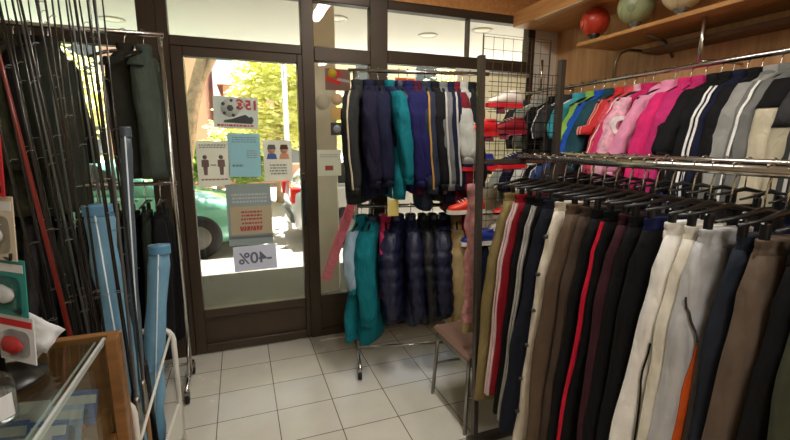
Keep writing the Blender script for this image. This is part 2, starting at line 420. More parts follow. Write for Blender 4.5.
MB().lathe([(.09, 0), (.09, .25), (.05, .3), (.045, 4.8)], 14).build('pole', WHITEP, pl)
MB().box((0, -.25, 4.85), (.12, .6, .08), None, .02).build('lamp_head', STEEL, pl)

def house(label, x0, x1, y0, hgt, col, cols, rows):
    t = thing('town_house', label, 'building', ((x0+x1)/2, y0, -.105), group='houses across the street')
    w = x1-x0
    MB().bb(-w/2, w/2, 0, 6, 0, hgt).build('wall', mat('render_%d_%d' % (x0, y0), col, .9, noise=.06, nscale=2), t)
    rf = MB(); rf.add([(-w/2-.2, -.3, hgt), (w/2+.2, -.3, hgt), (w/2+.2, 6.3, hgt), (-w/2-.2, 6.3, hgt), (-w/2-.2, 3, hgt+1.2), (w/2+.2, 3, hgt+1.2)], [(0, 1, 5, 4), (2, 3, 4, 5), (0, 4, 3), (1, 2, 5), (0, 3, 2, 1)], False)
    rf.build('roof', mat('roof_tile', rgb(178, 118, 92), .9, noise=.15), t)
    for i in range(cols):
        for j in range(rows):
            x = -w/2+w*(i+.5)/cols; z = 1.4+j*2.6
            fr = MB().bb(x-.5, x+.5, -.05, .03, z-.7, z+.7).build('window', WHITEP, t)
            MB().bb(x-.43, x+.43, -.07, -.03, z-.62, z+.62).build('pane', mat('far_pane', rgb(96, 100, 104), .15), fr)
house('pinkish rendered house across the street at the left', -9.5, -.9, 15, 5.6, rgb(214, 168, 148), 4, 2)
house('low pink house with tiled roof behind the trees', -.4, 2.6, 17, 3.6, rgb(220, 176, 156), 2, 1)
house('cream rendered house across the street at the right', 3.4, 13, 15.5, 6.4, rgb(228, 214, 188), 4, 2)

# ================================================================== POSTERS ON THE DOOR
PY = 3.083
INK = mat('grey_ink', rgb(158, 158, 164), .8, transl=.55)  # ink colours lightened to put the veiling window glare into the print
INKR = mat('red_ink', rgb(228, 112, 118), .8, transl=.55)
INKB = mat('blue_ink', rgb(90, 120, 186), .8, transl=.3)
INKD = mat('dark_ink', rgb(124, 124, 130), .8, transl=.45)
SKIN = mat('print_skin', rgb(232, 178, 150), .8, transl=.3)
def sheet(name, label, cat, x0, x1, z0, z1, m, rot=0, y=PY, group=None):
    t = thing(name, label, cat, ((x0+x1)/2, y, (z0+z1)/2), group=group, R=(0, rot, 0))
    w, hh = x1-x0, z1-z0
    MB().bb(-w/2, w/2, -.0006, .0006, -hh/2, hh/2).build('paper_sheet', m, t)
    return t, w, hh
def lines(t, name, m, x0, x1, zs, hgt, gap=None):
    b = MB(); rg = random.Random(len(zs)*7+int(abs(x0)*1000))
    for z in zs:
        x = x0+rg.uniform(0, .01)
        while x < x1:
            l = rg.uniform(.008, .024)
            b.bb(x, min(x+l, x1), -.0016, -.0008, z-hgt/2, z+hgt/2); x += l+.005
    b.build(name, m, t)
t, w, hh = sheet('sale_poster', 'white sale poster with football boot and red price, highest on the door', 'poster', -.142, .138, 1.583, 1.79, mat('poster_grey', rgb(226, 230, 232), .8, transl=.65), .02)
text_mesh('15€', .085, INKR, t, 'price', (.072, -.002, .05), True, .003)
MB().lathe([(.001, -.0016), (.06, -.0016), (.06, -.0008)], 24, (-.035, 0, .03), 'y').build('football', mat('poster_white', rgb(232, 236, 232), .8, transl=.4), t)
bb = MB()
for a, r_, q in ((0, 0, .022), (.1, .05, .012), (1.4, .05, .011), (2.6, .05, .012), (3.9, .05, .011), (5.1, .05, .012)):
    bb.lathe([(.001, -.0022), (q, -.0022), (q, -.0014)], 6, (-.035+r_*math.cos(a), 0, .03+r_*math.sin(a)), 'y')
bb.build('football_patches', mat('patch_ink', rgb(104, 112, 108), .8, transl=.3), t)
MB().poly([(-.08, -.065), (.10, -.07), (.112, -.045), (.10, -.02), (.085, -.028), (.06, -.01), (.03, -.02), (-.03, -.042), (-.075, -.05)], .001).move((0, -.0024, 0)).build('boot', mat('boot_ink', rgb(94, 98, 102), .8, transl=.3), t)
lines(t, 'caption', INKR, -.12, .11, [-.083], .014)

t, w, hh = sheet('distance_notice', 'white notice with two standing figures, left of the three notices', 'notice', -.265, -.065, 1.197, 1.50, PAPER)
for k, x in enumerate((-.05, .05)):
    p = MB(); p.lathe([(.001, -.0018), (.014, -.0018), (.014, -.0008)], 14, (x, 0, .045), 'y')
    p.poly([(x-.022, .028), (x+.022, .028), (x+.024, -.02), (x+.014, -.02), (x+.011, -.075), (x-.011, -.075), (x-.014, -.02), (x-.024, -.02)], .001).move((0, -.0012, 0)) if False else None
    q = MB().poly([(x-.022, .028), (x+.022, .028), (x+.024, -.02), (x+.014, -.02), (x+.011, -.075), (x-.011, -.075), (x-.014, -.02), (x-.024, -.02)], .001).move((0, -.0012, 0))
    p.add(q.v, q.f, False)
    p.build('figure', mat('figure_ink', rgb(156, 132, 128), .8, transl=.45), t)
MB().bb(-.018, .018, -.0016, -.0008, -.012, -.004).build('arrow', INK, t)
lines(t, 'heading', INK, -.085, .085, [.125, .11], .008)
lines(t, 'caption', mat('brown_ink', rgb(176, 128, 104), .8, transl=.3), -.085, .085, [-.105], .010)
t, w, hh = sheet('hours_notice', 'pale blue printed notice, middle of the three notices on the door', 'notice', -.068, .14, 1.256, 1.552, mat('blue_paper', rgb(190, 222, 236), .8, transl=.65), .01)
lines(t, 'heading', INK, -.08, .08, [.12, .105, .09], .006)
lines(t, 'small_print', INK, .01, .08, [.03, .015, 0, -.015], .006)
lines(t, 'caption', INK, -.085, -.01, [-.07], .014)
t, w, hh = sheet('mask_notice', 'white notice with two cartoon children faces, right of the three notices', 'notice', .16, .352, 1.222, 1.507, PAPER)
for x, hair, body in ((-.04, INKD, INKB), (.045, mat('hair_ink', rgb(110, 74, 60), .8, transl=.3), SKIN)):
    MB().lathe([(.001, -.0016), (.026, -.0016), (.026, -.0008)], 18, (x, 0, .075), 'y').build('face', SKIN, t)
    MB().poly([(x-.03, .08), (x+.03, .08), (x+.022, .112), (x-.022, .112)], .001).move((0, -.002, 0)).build('hair', hair, t)
    MB().poly([(x-.036, .012), (x+.036, .012), (x+.026, .05), (x-.026, .05)], .001).move((0, -.002, 0)).build('shirt', body, t)
lines(t, 'caption', INK, -.06, .06, [-.03, -.05, -.07, -.09], .011)
t, w, hh = sheet('grey_notice', 'large grey notice with pale lettering hung below the three notices', 'notice', -.10, .197, .772, 1.205, mat('grey_paper', rgb(184, 194, 198), .8, transl=.6))
lines(t, 'heading', mat('pale_ink', rgb(226, 230, 232), .8, transl=.4), -.12, .12, [.145, .12, .095], .013)
MB().bb(-.149, .149, -.0014, -.0007, -.17, -.15).build('grey_band', INK, t)
t, w, hh = sheet('opening_notice', 'cream notice with red lettering pasted on the grey one', 'notice', -.082, .197, .85, 1.05, mat('cream_paper', rgb(240, 228, 204), .8, transl=.6), 0, PY-.004)
lines(t, 'lettering', INKR, -.07, .07, [.06, .035, .01, -.02], .013)
lines(t, 'lower_lettering', INKR, -.085, .07, [-.05, -.066], .016)
t, w, hh = sheet('discount_sheet', 'white sheet reading minus forty percent reversed, lowest on the door', 'sign', -.078, .214, .582, .765, mat('lilac_paper', rgb(230, 230, 246), .8, transl=.65), -.02, PY-.003)
text_mesh('-40%', .115, mat('slate_ink', rgb(122, 126, 150), .8, transl=.4), t, 'lettering', (0, -.002, -.002), True, .002)

# stickers and papers in the narrow pane
t, w, hh = sheet('photo_sticker', 'dark red sticker with yellow disc high in the narrow pane', 'sticker', .607, .79, 1.862, 2.01, mat('sticker_dark', rgb(158, 124, 112), .6, transl=.6))
MB().lathe([(.001, -.002), (.032, -.002), (.032, -.0008)], 20, (-.04, 0, .042), 'y').build('yellow_disc', mat('sticker_yellow', rgb(236, 206, 60), .6, transl=.5), t)
MB().poly([(-.085, -.01), (.02, -.04), (.02, .065), (-.005, .065), (-.01, .0), (-.085, .02)], .001).move((0, -.0012, 0)).build('red_shape', mat('sticker_red', rgb(226, 60, 48), .6, transl=.5), t)
MB().poly([(-.01, -.005), (.085, -.02), (.085, .0), (.0, .012)], .001).move((0, -.0018, 0)).build('silver_shape', mat('sticker_silver', rgb(190, 186, 180), .6, transl=.4), t)
tag(MB().lathe([(.001, -.001), (.043, -.001), (.043, .001), (.001, .001)], 24, (.69, PY, 1.80), 'y').build('round_sticker', mat('sticker_beige', rgb(222, 198, 170), .7, transl=.6)), 'round beige sticker below the dark red sticker', 'sticker')
tag(MB().lathe([(.001, -.001), (.052, -.001), (.052, .001), (.001, .001)], 24, (.583, PY, 1.775), 'y').build('round_sticker', mat('sticker_grey', rgb(206, 198, 186), .7, transl=.6)), 'round grey sticker beside the door stile', 'sticker')
tag(MB().bb(.648, .73, PY-.001, PY+.001, 1.655, 1.742).build('square_sticker', mat('sticker_ochre', rgb(222, 192, 136), .7, transl=.6)), 'square ochre sticker under the round beige one', 'sticker')
t = thing('alarm_box', 'small dark box with round lens under the ochre sticker', 'box', (.683, PY, 1.59))
MB().box((0, -.006, 0), (.09, .012, .09), None, .003).build('case', mat('box_dark', rgb(70, 70, 74), .5), t)
MB().lathe([(.001, -.018), (.022, -.018), (.028, -.012), (.028, -.01)], 18, (0, 0, 0), 'y').build('lens', mat('lens_grey', rgb(170, 176, 182), .2), t)
t, w, hh = sheet('paper_notice', 'white paper with red stamp taped in the narrow pane', 'notice', .53, .71, 1.25, 1.44, PAPER)
MB().bb(-.03, .03, -.0016, -.0008, -.055, -.02).build('red_stamp', mat('pink_ink', rgb(226, 120, 120), .8, transl=.4), t)
lines(t, 'small_print', mat('pale_grey_ink', rgb(190, 186, 184), .8, transl=.4), -.07, .07, [.06, .045], .006)
# leaning pink banner
p0, p1 = Vector((.568, 3.06, .455)), Vector((.832, 3.06, 1.17))
ln = (p1-p0).length; an = math.atan2(p1.x-p0.x, p1.z-p0.z)
t = thing('pink_banner', 'long pink banner with pale lettering slanting across the narrow pane', 'banner', (p0+p1)/2, R=(0, an, 0))
MB().bb(-.036, .036, -.001, .001, -ln/2, ln/2).build('banner_sheet', mat('banner_pink', rgb(238, 160, 178), .7, transl=.65), t)
b = MB(); rg = random.Random(5); z = -ln/2+.03
while z < ln/2-.06:
    l = rg.uniform(.02, .04); b.bb(-.02, .02, -.0022, -.001, z, z+l*.35); b.bb(-.02, -.012, -.0022, -.001, z, z+l); z += l+.012
b.build('lettering', mat('banner_pale', rgb(244, 206, 212), .7, transl=.4), t)
tag(MB().bb(1.135, 1.30, PY-.001, PY+.001, 1.915, 1.975).build('orange_sticker', mat('sticker_orange', rgb(238, 130, 40), .6, transl=.5)), 'orange rectangular sticker on glass above the jackets of the free-standing rack', 'sticker')

# ================================================================== GARMENTS
NSEG = 20
def ring(cx, cy, z, rx, ry, wob, ph, zf):
    out = []
    for k in range(NSEG):
        a = 2*PI*k/NSEG
        c, s = math.cos(a), math.sin(a)
        q = 1 + wob*(math.sin(3*a+ph[0]+z*9*zf)+.7*math.sin(5*a+ph[1]-z*14*zf)+.5*math.sin(2*a+ph[2]+z*31*zf))
        ex = .8
        out.append(Vector((cx+rx*math.copysign(abs(c)**ex, c)*q, cy+ry*math.copysign(abs(s)**ex, s)*q, z)))
    return out
def lerp_table(tab, z):
    for i in range(len(tab)-1):
        a, b = tab[i], tab[i+1]
        if a[0] >= z >= b[0]:
            f = (a[0]-z)/(a[0]-b[0]) if a[0] != b[0] else 0
            f = f*f*(3-2*f)
            return [a[k]+(b[k]-a[k])*f for k in range(len(a))]
    return list(tab[-1])

def hook_pts(rr=.019):
    pts = [Vector((0, 0, -.095)), Vector((0, 0, -.06))]
    # loops over a rail of radius ~.012 running along local y
    for k in range(10):
        a = -PI*.5 + k*(PI*1.25)/9
        pts.append(Vector((rr*math.cos(a), 0, rr*math.sin(a))) + Vector((0, 0, 0)))
    pts[2] = Vector((.004, 0, -.03))
    return pts

def hanger(label, loc, rz, kind, m=None, group=None):
    m = m or BLACKP
    t = thing('clothes_hanger' if kind == 'j' else 'trouser_hanger', label, 'hanger', loc, rz, group)
    MB().tube(hook_pts(), .0026, 6).build('hook', CHROME, t)
    if kind == 'j':
        b = MB().tube([(-.19, 0, -.155), (-.1, 0, -.115), (0, 0, -.09), (.1, 0, -.115), (.19, 0, -.155)], [.006, .009, .011, .009, .006], 8)
        b.build('shoulder_bar', m, t)
    else:
        b = MB().tube([(-.17, 0, -.115), (-.08, 0, -.108), (0, 0, -.095), (.08, 0, -.108), (.17, 0, -.115)], [.004, .0055, .009, .0055, .004], 8)
        b.build('cross_bar', m, t)
        for s in (-1, 1):
            MB().box((s*.066, 0, -.138), (.018, .02, .048), None, .004).build('clip', m, t)
    return t

def jacket(label, loc, rz, m, kind='jacket', w=1.0, length=.65, slv=.55, th=1.0, puff=False, collar=None, sleeve_m=None, stripe=None, nstripe=2, hem=None, zipm=None, hood=False, logo=None, yoke=None, name='jacket', cat=None, group=None, seed=0, flare=1.0, splay=0, cap=None):
    rg = random.Random(seed*13+5)
    ph = [rg.uniform(0, 6.28) for _ in range(3)]
    t = thing(name, label, cat or name.replace('_', ' '), loc, rz, group)
    z0, z1 = -.088, -.088-length
    hw = .205*w
    T = [(z0, .06*w, .034*th), (z0-.02, .10*w, .038*th), (z0-.045, .16*w, .042*th), (z0-.075, hw*.97, .046*th), (z0-.11, hw, .05*th), (z0-.3*length-.06, hw*1.0, .058*th), (z1+.05, hw*1.05*flare, .062*th), (z1, hw*1.03*flare, .056*th)]
    n = 40 if puff else 18
    zs = [z0+(z1-z0)*(i/n)**1.15 for i in range(n+1)]
    R = []
    for z in zs:
        _, rx, ry = lerp_table(T, z)
        q = 1.0
        if puff and z < z0-.08:
            q = .84+.22*abs(math.sin(PI*(z-z0)/.085))**.6
        R.append(ring(0, 0, z, rx*(1 if not puff else .97+.04*q), ry*q*(1.25 if puff else 1), .05 if not puff else .02, ph, 1))
    MB().rings(R).build('body', m, t)
    sm = sleeve_m or m
    for s in (-1, 1):
        sph = [rg.uniform(0, 6.28) for _ in range(3)]
        P = [(z0-.05, .15*w, 0, .05*w, .040*th), (z0-.09, .19*w-splay*.012, 0, .055*w, .048*th), (z0-.2, .225*w+splay*.015, 0, .058*w, .052*th), (z0-.35*slv/.55, .245*w+splay*.05, -.012, .054*w, .05*th), (z0-slv*.93, .255*w+splay*.1, -.03, .045*w, .042*th), (z0-slv, .255*w+splay*.105, -.032, .038*w, .034*th)]
        nn = 30 if puff else 14
        R = []; outer = []
        for i in range(nn+1):
            z = P[0][0]+(P[-1][0]-P[0][0])*i/nn
            _, cx, cy, rx, ry = lerp_table(P, z)
            q = 1.0
            if puff: q = .9+.22*abs(math.sin(PI*(z-z0)/.085))**.6
            R.append(ring(s*cx, cy, z, rx*q*(1.12 if puff else 1), ry*q*(1.15 if puff else 1), .07 if not puff else .03, sph, 1.6))
            outer.append((s*(cx+rx*1.06), cy, z, ry))
        sl = MB().rings(R).build('sleeve', sm, t)
        if stripe:
            for k in range(nstripe):
                off = (k-(nstripe-1)/2)*.022
                b = MB(); vs = []; fs = []
                for i, (x, y, z, ry) in enumerate(outer):
                    e = math.sqrt(max(0, 1-(off/(ry+1e-5))**2)) if abs(off) < ry else .4
                    _, cx, cy, rx, ry2 = lerp_table(P, z)
                    xx = s*(cx+rx*1.1*(.55+.45*e))
                    for dx in (0, s*.003):
                        vs += [(xx+dx, y+off-.0055, z), (xx+dx, y+off+.0055, z)]
                for i in range(len(outer)-1):
                    a = i*4; c = a+4
                    fs += [(a+2, a+3, c+3, c+2), (a, c, c+1, a+1), (a, a+2, c+2, c), (a+1, c+1, c+3, a+3)]
                b.add(vs, fs, True).build('sleeve_stripe', stripe, sl)
        if cap:
            mm, f1 = cap; Rc = []
            for i in range(int(nn*f1)+1):
                z = P[0][0]+(P[-1][0]-P[0][0])*i/nn; _, cx, cy, rx, ry = lerp_table(P, z)
                Rc.append(ring(s*cx, cy, z, rx*1.07, ry*1.08, .07, sph, 1.6))
            MB().rings(Rc).build('sleeve_cap', mm, sl)
        cf = MB().rings([ring(s*P[-1][1], P[-1][2], P[-1][0]+dz, P[-1][3]*1.02, P[-1][4]*1.05, .02, sph, 1) for dz in (.012, -.0, -.028)])
        if kind != 'tee': cf.build('cuff', hem or sm, sl)
    cm = collar or m
    MB().rings([ring(0, 0, z0+dz, .058*w+a, .036*th+a*.6, .02, ph, 1) for dz, a in ((-.022, .012), (0, .006), (.028, .010), (.03, .004), (.0, 0))], cap=False).build('collar', cm, t)
    if hood:
        MB().rings([ring(0, .045*th+.01, z0+dz, rx, ry, .04, ph, 1) for dz, rx, ry in ((.02, .05, .02), (0, .085, .035), (-.05, .11, .045), (-.11, .10, .04), (-.15, .05, .02))]).build('hood', m, t)
    if hem:
        MB().rings([ring(0, 0, z1+dz, hw*1.035*flare*a, .058*th*a*(1.1 if puff else 1), .02, ph, 1) for dz, a in ((.03, .98), (.02, 1.03), (-.012, 1.0), (-.016, .9))]).build('hem_band', hem, t)
    if zipm:
        MB().rings([[Vector((x, -lerp_table(T, z)[2]*1.06-(.018 if puff else .004)+dy, z)) for x, dy in ((-.006, 0), (.006, 0), (.006, .006), (-.006, .006))] for z in zs[2:]], smooth=False).build('zip', zipm, t)
    if yoke:
        b = [ring(0, 0, z, lerp_table(T, z)[1]*1.03, lerp_table(T, z)[2]*1.07+.003, .03, ph, 1) for z in [z0-.01-i*yoke[1]/8 for i in range(9)]]
        MB().rings(b).build('yoke', yoke[0], t)
    if logo:
        b = MB()
        for k in range(24):
            a0, a1 = 2*PI*k/24, 2*PI*(k+1)/24
            for r0, r1 in ((.030, .055),):
                y = -.066*th-.040
                b.add([(r*math.cos(a)-.215*w, y, r*math.sin(a)-.30) for r, a in ((r0, a0), (r1, a0), (r1, a1), (r0, a1))] + [(r*math.cos(a)-.215*w, y+.03, r*math.sin(a)-.30) for r, a in ((r0, a0), (r1, a0), (r1, a1), (r0, a1))],
                      [(0, 1, 2, 3), (7, 6, 5, 4), (0, 4, 5, 1), (1, 5, 6, 2), (2, 6, 7, 3), (3, 7, 4, 0)], False)
        b.build('ring_print', logo, t)
    return t

def trousers(label, loc, rz, m, length=1.0, w=1.0, th=1.0, flare=1.0, stripe=None, nstripe=1, band=None, buttons=False, panel=None, piping=None, name='trousers', group=None, seed=0, side=-1):
    rg = random.Random(seed*31+2); ph = [rg.uniform(0, 6.28) for _ in range(3)]
    t = thing(name, label, 'trousers' if name == 'trousers' else name.replace('_', ' '), loc, rz, group)
    z0 = -.155; zb = z0-.045; z1 = z0-length
    wx = .128*w
    # elastic waistband with gathers
    R = []
    for dz in (0.0, -.004, -.015, -.02, -.026, -.038, -.046):
        rr = []
        k_in = .95 if dz in (-.02,) else 1
        for k in range(40):
            a = 2*PI*k/40; q = 1+.03*math.sin(12*a+ph[0])
            rr.append(Vector((wx*.70*math.cos(a)*q*k_in, .022*th*math.sin(a)*q*k_in, z0+dz)))
        R.append(rr)
    MB().rings(R).build('waistband', band or m, t)
    b = MB(); edge = {}
    for s in (-1, 1):
        T = [(zb+.01, .34*wx, .37*wx, .021*th), (zb-.10, .44*wx, .52*wx, .027*th), (zb-.28, .54*wx, .64*wx, .031*th), (z1+.35, .76*wx*flare, .70*wx*flare, .029*th), (z1, .90*wx*flare, .76*wx*flare, .03*th)]
        R = []; ed = []
        n = 22
        for i in range(n+1):
            z = T[0][0]+(z1-T[0][0])*i/n
            _, cx, rx, ry = lerp_table(T, z)
            cy = .006*math.sin(z*6+ph[1])+s*.004
            R.append(ring(s*cx, cy, z, rx, ry, .035, [p+s for p in ph], .8)); ed.append((s*(cx+rx), cy, z, ry))
        b.rings(R); edge[s] = ed
    lg = b.build('legs', m, t)
    def strip(off, wd, mm, nm, i0=0, i1=99, s=side, lift=.006):
        vs = []; fs = []; E_ = edge[s][i0:i1]
        for x, y, z, ry in E_:
            f = off/ry if ry else 0
            e = math.sqrt(max(.05, 1-min(.95, f*f)))
            xx = x*(1) - s*(1-e)*.03 + s*lift
            vs += [(xx, y+off-wd/2, z), (xx, y+off+wd/2, z), (xx-s*.012, y+off+wd/2, z), (xx-s*.012, y+off-wd/2, z)]
        for i in range(len(E_)-1):
            a = i*4; c = a+4
            fs += [(a, a+1, c+1, c), (a+1, a+2, c+2, c+1), (a+2, a+3, c+3, c+2), (a+3, a, c, c+3)]
        MB().add(vs, fs, True).build(nm, mm, lg)
    if stripe:
        for k in range(nstripe): strip((k-(nstripe-1)/2)*.016, .009 if nstripe > 1 else .012, stripe, 'side_stripe')
    if buttons:
        for k in range(6):
            x, y, z, ry = edge[side][2+k*3]
            MB().lathe([(.001, -.008), (.008, -.006), (.008, .006), (.001, .008)], 10, (x+side*.004, y, z), 'x').build('snap_button', mat('snap_dark', rgb(60, 60, 64), .4), lg)
    def front(x, z):      # where the cloth surface lies on the side turned to the door-side aisle
        _, cx, rx, ry = lerp_table(T, z); tt = min(.97, abs((abs(x)-cx)/rx))
        return -ry*(1-tt**2.5)**.4*1.12-.009
    if panel:   # coloured insert down the leg: rows of (z, x from, x to)
        mm, rows = panel; q = MB(); vs = []; fs = []
        n = 24; z0_, z1_ = rows[0][0], rows[-1][0]
        for i in range(n+1):
            z = z0_+(z1_-z0_)*i/n; _, xa, xb = lerp_table(rows, z)
            for j in range(5):
                x = xa+(xb-xa)*j/4; vs.append((x, front(x, z), z))
        fs = [(i*5+j, i*5+j+1, i*5+j+6, i*5+j+5) for i in range(n) for j in range(4)]
        o = q.add(vs, fs, True).build('leg_panel', mm, lg); md = o.modifiers.new('thick', 'SOLIDIFY'); md.thickness = .002
    if piping:
        mm, rows = piping; pts = []
        for i in range(25):
            z = rows[0][0]+(rows[-1][0]-rows[0][0])*i/24; x = lerp_table(rows, z)[1]; pts.append((x, front(x, z), z))
        MB().tube(pts, .003, 6).build('piping', mm, lg)
    return t

BLACK = cloth(20, 20, 22); NAVY = cloth(24, 28, 52); NAVYP = cloth(22, 27, 56, shiny=1); DGREY = cloth(58, 58, 60); GREY = cloth(138, 138, 134); LGREY = cloth(182, 182, 178)
TEAL = cloth(14, 108, 120); ROYAL = cloth(28, 28, 78); PURPLE = cloth(27, 24, 46); MAROON = cloth(88, 22, 36); WHITE = cloth(244, 243, 239); CREAM = cloth(228, 221, 204)
HOTP = cloth(214, 44, 112); MAG = cloth(196, 40, 104); LPINK = cloth(232, 152, 186); RED = cloth(186, 34, 40); BEIGE = cloth(184, 164, 118); TAN = cloth(176, 134, 70)
BROWN = cloth(96, 80, 66); BROWN2 = cloth(78, 66, 58); OLIVE = cloth(112, 102, 70); LIME = cloth(140, 186, 84); BLUE = cloth(34, 84, 176); PETROL = cloth(34, 72, 82)
CAMO = mat('camouflage', rgb(54, 56, 40), .9, noise=.55, nscale=14, spec=.2); DGREEN = cloth(38, 45, 38)
SKYB = mat('sky_blue_fabric', rgb(116, 164, 194), .35, spec=.4, noise=.1, bump=.3, bscale=25)

# ------------------------------------------------------------ rack helpers
def rail_tube(a, b, r=.0125, n=12): return MB().tube([a, b], r, n)
def caster(parent, x, y):
    c = MB().lathe([(.012, -.012), (.026, -.012), (.03, -.006), (.03, .006), (.026, .012), (.012, .012)], 16, (x, y, .031), 'x').build('caster', RUBBER, parent)
    MB().box((x, y, .06), (.03, .03, .03)).build('caster_fork', STEEL, c)

ORD = ['first', 'second', 'third', 'fourth', 'fifth', 'sixth', 'seventh', 'eighth', 'ninth', 'tenth', 'eleventh', 'twelfth', 'thirteenth', 'fourteenth', 'fifteenth', 'sixteenth', 'seventeenth', 'eighteenth', 'nineteenth', 'twentieth', 'twenty-first', 'twenty-second']

# ================================================================== RIGHT WALL: rail, shelf, balls
RX, RZ = 2.26, 1.895
t = thing('wall_rail', 'long chrome clothes rail along the wood wall under the ball shelf', 'rail', (RX, 1.5, RZ))
MB().tube([(0, 1.5, 0), (0, -1.35, 0)], .013, 14).build('tube', CHROME, t)
for y in (1.32, .09, -.95):
    b = MB().tube([(0, y, 0), (0, y, .235)], .011, 10); b.build('upright', CHROME, t)
    MB().tube([(0, y, .02), (.12, y, .03), (.333, y, .03)], .008, 8).build('wall_arm', CHROME, t)
for k, y in enumerate((.62,)):
    MB().tube([(0, y, 0), (0, y, .10), (.03, y, .16), (.10, y, .185), (.333, y, .185)], .010, 8).build('curved_bracket', mat('bronze_tube', rgb(112, 92, 66), .35, .8), t)

sh = thing('ball_shelf', 'long wooden shelf on the right wall carrying three balls', 'shelf', (2.42, .9, 2.15))
MB().bb(-.18, .18, -1.9, 1.55, 0, .024, .003).build('board', wood_mat('shelf_wood', rgb(172, 122, 66), rgb(206, 152, 88), (14, 1, 14)), sh)
for y in (1.1, .2, -.7): MB().tube([(.178, y, -.12), (.10, y, -.03), (-.06, y, -.008)], .007, 8).build('bracket', STEEL, sh)
tag(MB().bb(2.45, XR, .3, 2.1, 2.06, 2.085).build('wall_batten', wood_mat('dark_wood', rgb(88, 58, 34), rgb(110, 74, 44), (14, 1, 14))), 'dark wooden batten fixed to the wall under the ball shelf', 'batten')
def sport_ball(label, y, col, col2, standm, r=.105, patches=None):
    t = thing('display_ball', label, 'ball', (2.36, y, 2.174+.05+r))
    m = mat('ball_'+label[:12], col, .32, spec=.5, noise=.18, nscale=7)
    MB().ball((0, 0, 0), r, 24).build('ball_skin', m, t)
    b = MB()   # moulded seams
    for rot in (0, PI/2, PI/4):
        b.tube([Matrix.Rotation(rot, 3, 'Z') @ Vector((math.cos(2*PI*k/40)*r*1.0, .3*r*math.sin(4*PI*k/40), math.sin(2*PI*k/40)*r*.97)) for k in range(40)], .0012, 5, closed=True)
    b.build('seams', mat('seam_'+label[:12], col2, .5), t)
    if patches:
        q = MB()
        for a, e in patches:
            n_ = Vector((math.cos(a)*math.cos(e), math.sin(a)*math.cos(e), math.sin(e)))
            Rm = n_.to_track_quat('Z', 'Y').to_matrix()
            rr = [[Rm @ Vector((ra*math.cos(2*PI*k/10), ra*math.sin(2*PI*k/10), math.sqrt(max(0, (r*1.012)**2-ra*ra)))) for k in range(10)] for ra in (.024, .012, .001)]
            q.rings(rr, cap=False)
        q.build('printed_patch', mat('patch_'+label[:12], col2, .5), t)
    s = thing('ball_stand', 'small cup stand under the '+label.split(' ball')[0]+' ball', 'stand', (2.36, y, 2.174))
    MB().lathe([(.042, 0), (.042, .006), (.03, .012), (.026, .04), (.045, .062), (.043, .064), (.02, .045)], 18).build('cup', standm, s)
    MB().lathe([(.044, 0), (.046, .004), (.044, .008)], 18).build('foot', standm, s)
BLKSTAND = mat('stand_black', rgb(36, 30, 30), .4)
CLRSTAND = mat('stand_grey', rgb(104, 98, 90), .3, .4)
sport_ball('red ball nearest the window on the wall shelf', 2.42, rgb(196, 64, 44), rgb(168, 52, 36), BLKSTAND, .094, None)
sport_ball('pale green ball in the middle of the wall shelf', 2.095, rgb(158, 168, 128), rgb(136, 146, 110), CLRSTAND, .106, [(-2.7, -.3)])
sport_ball('cream white ball nearest the camera on the wall shelf', 1.80, rgb(206, 196, 160), rgb(178, 168, 138), CLRSTAND, .104, None)

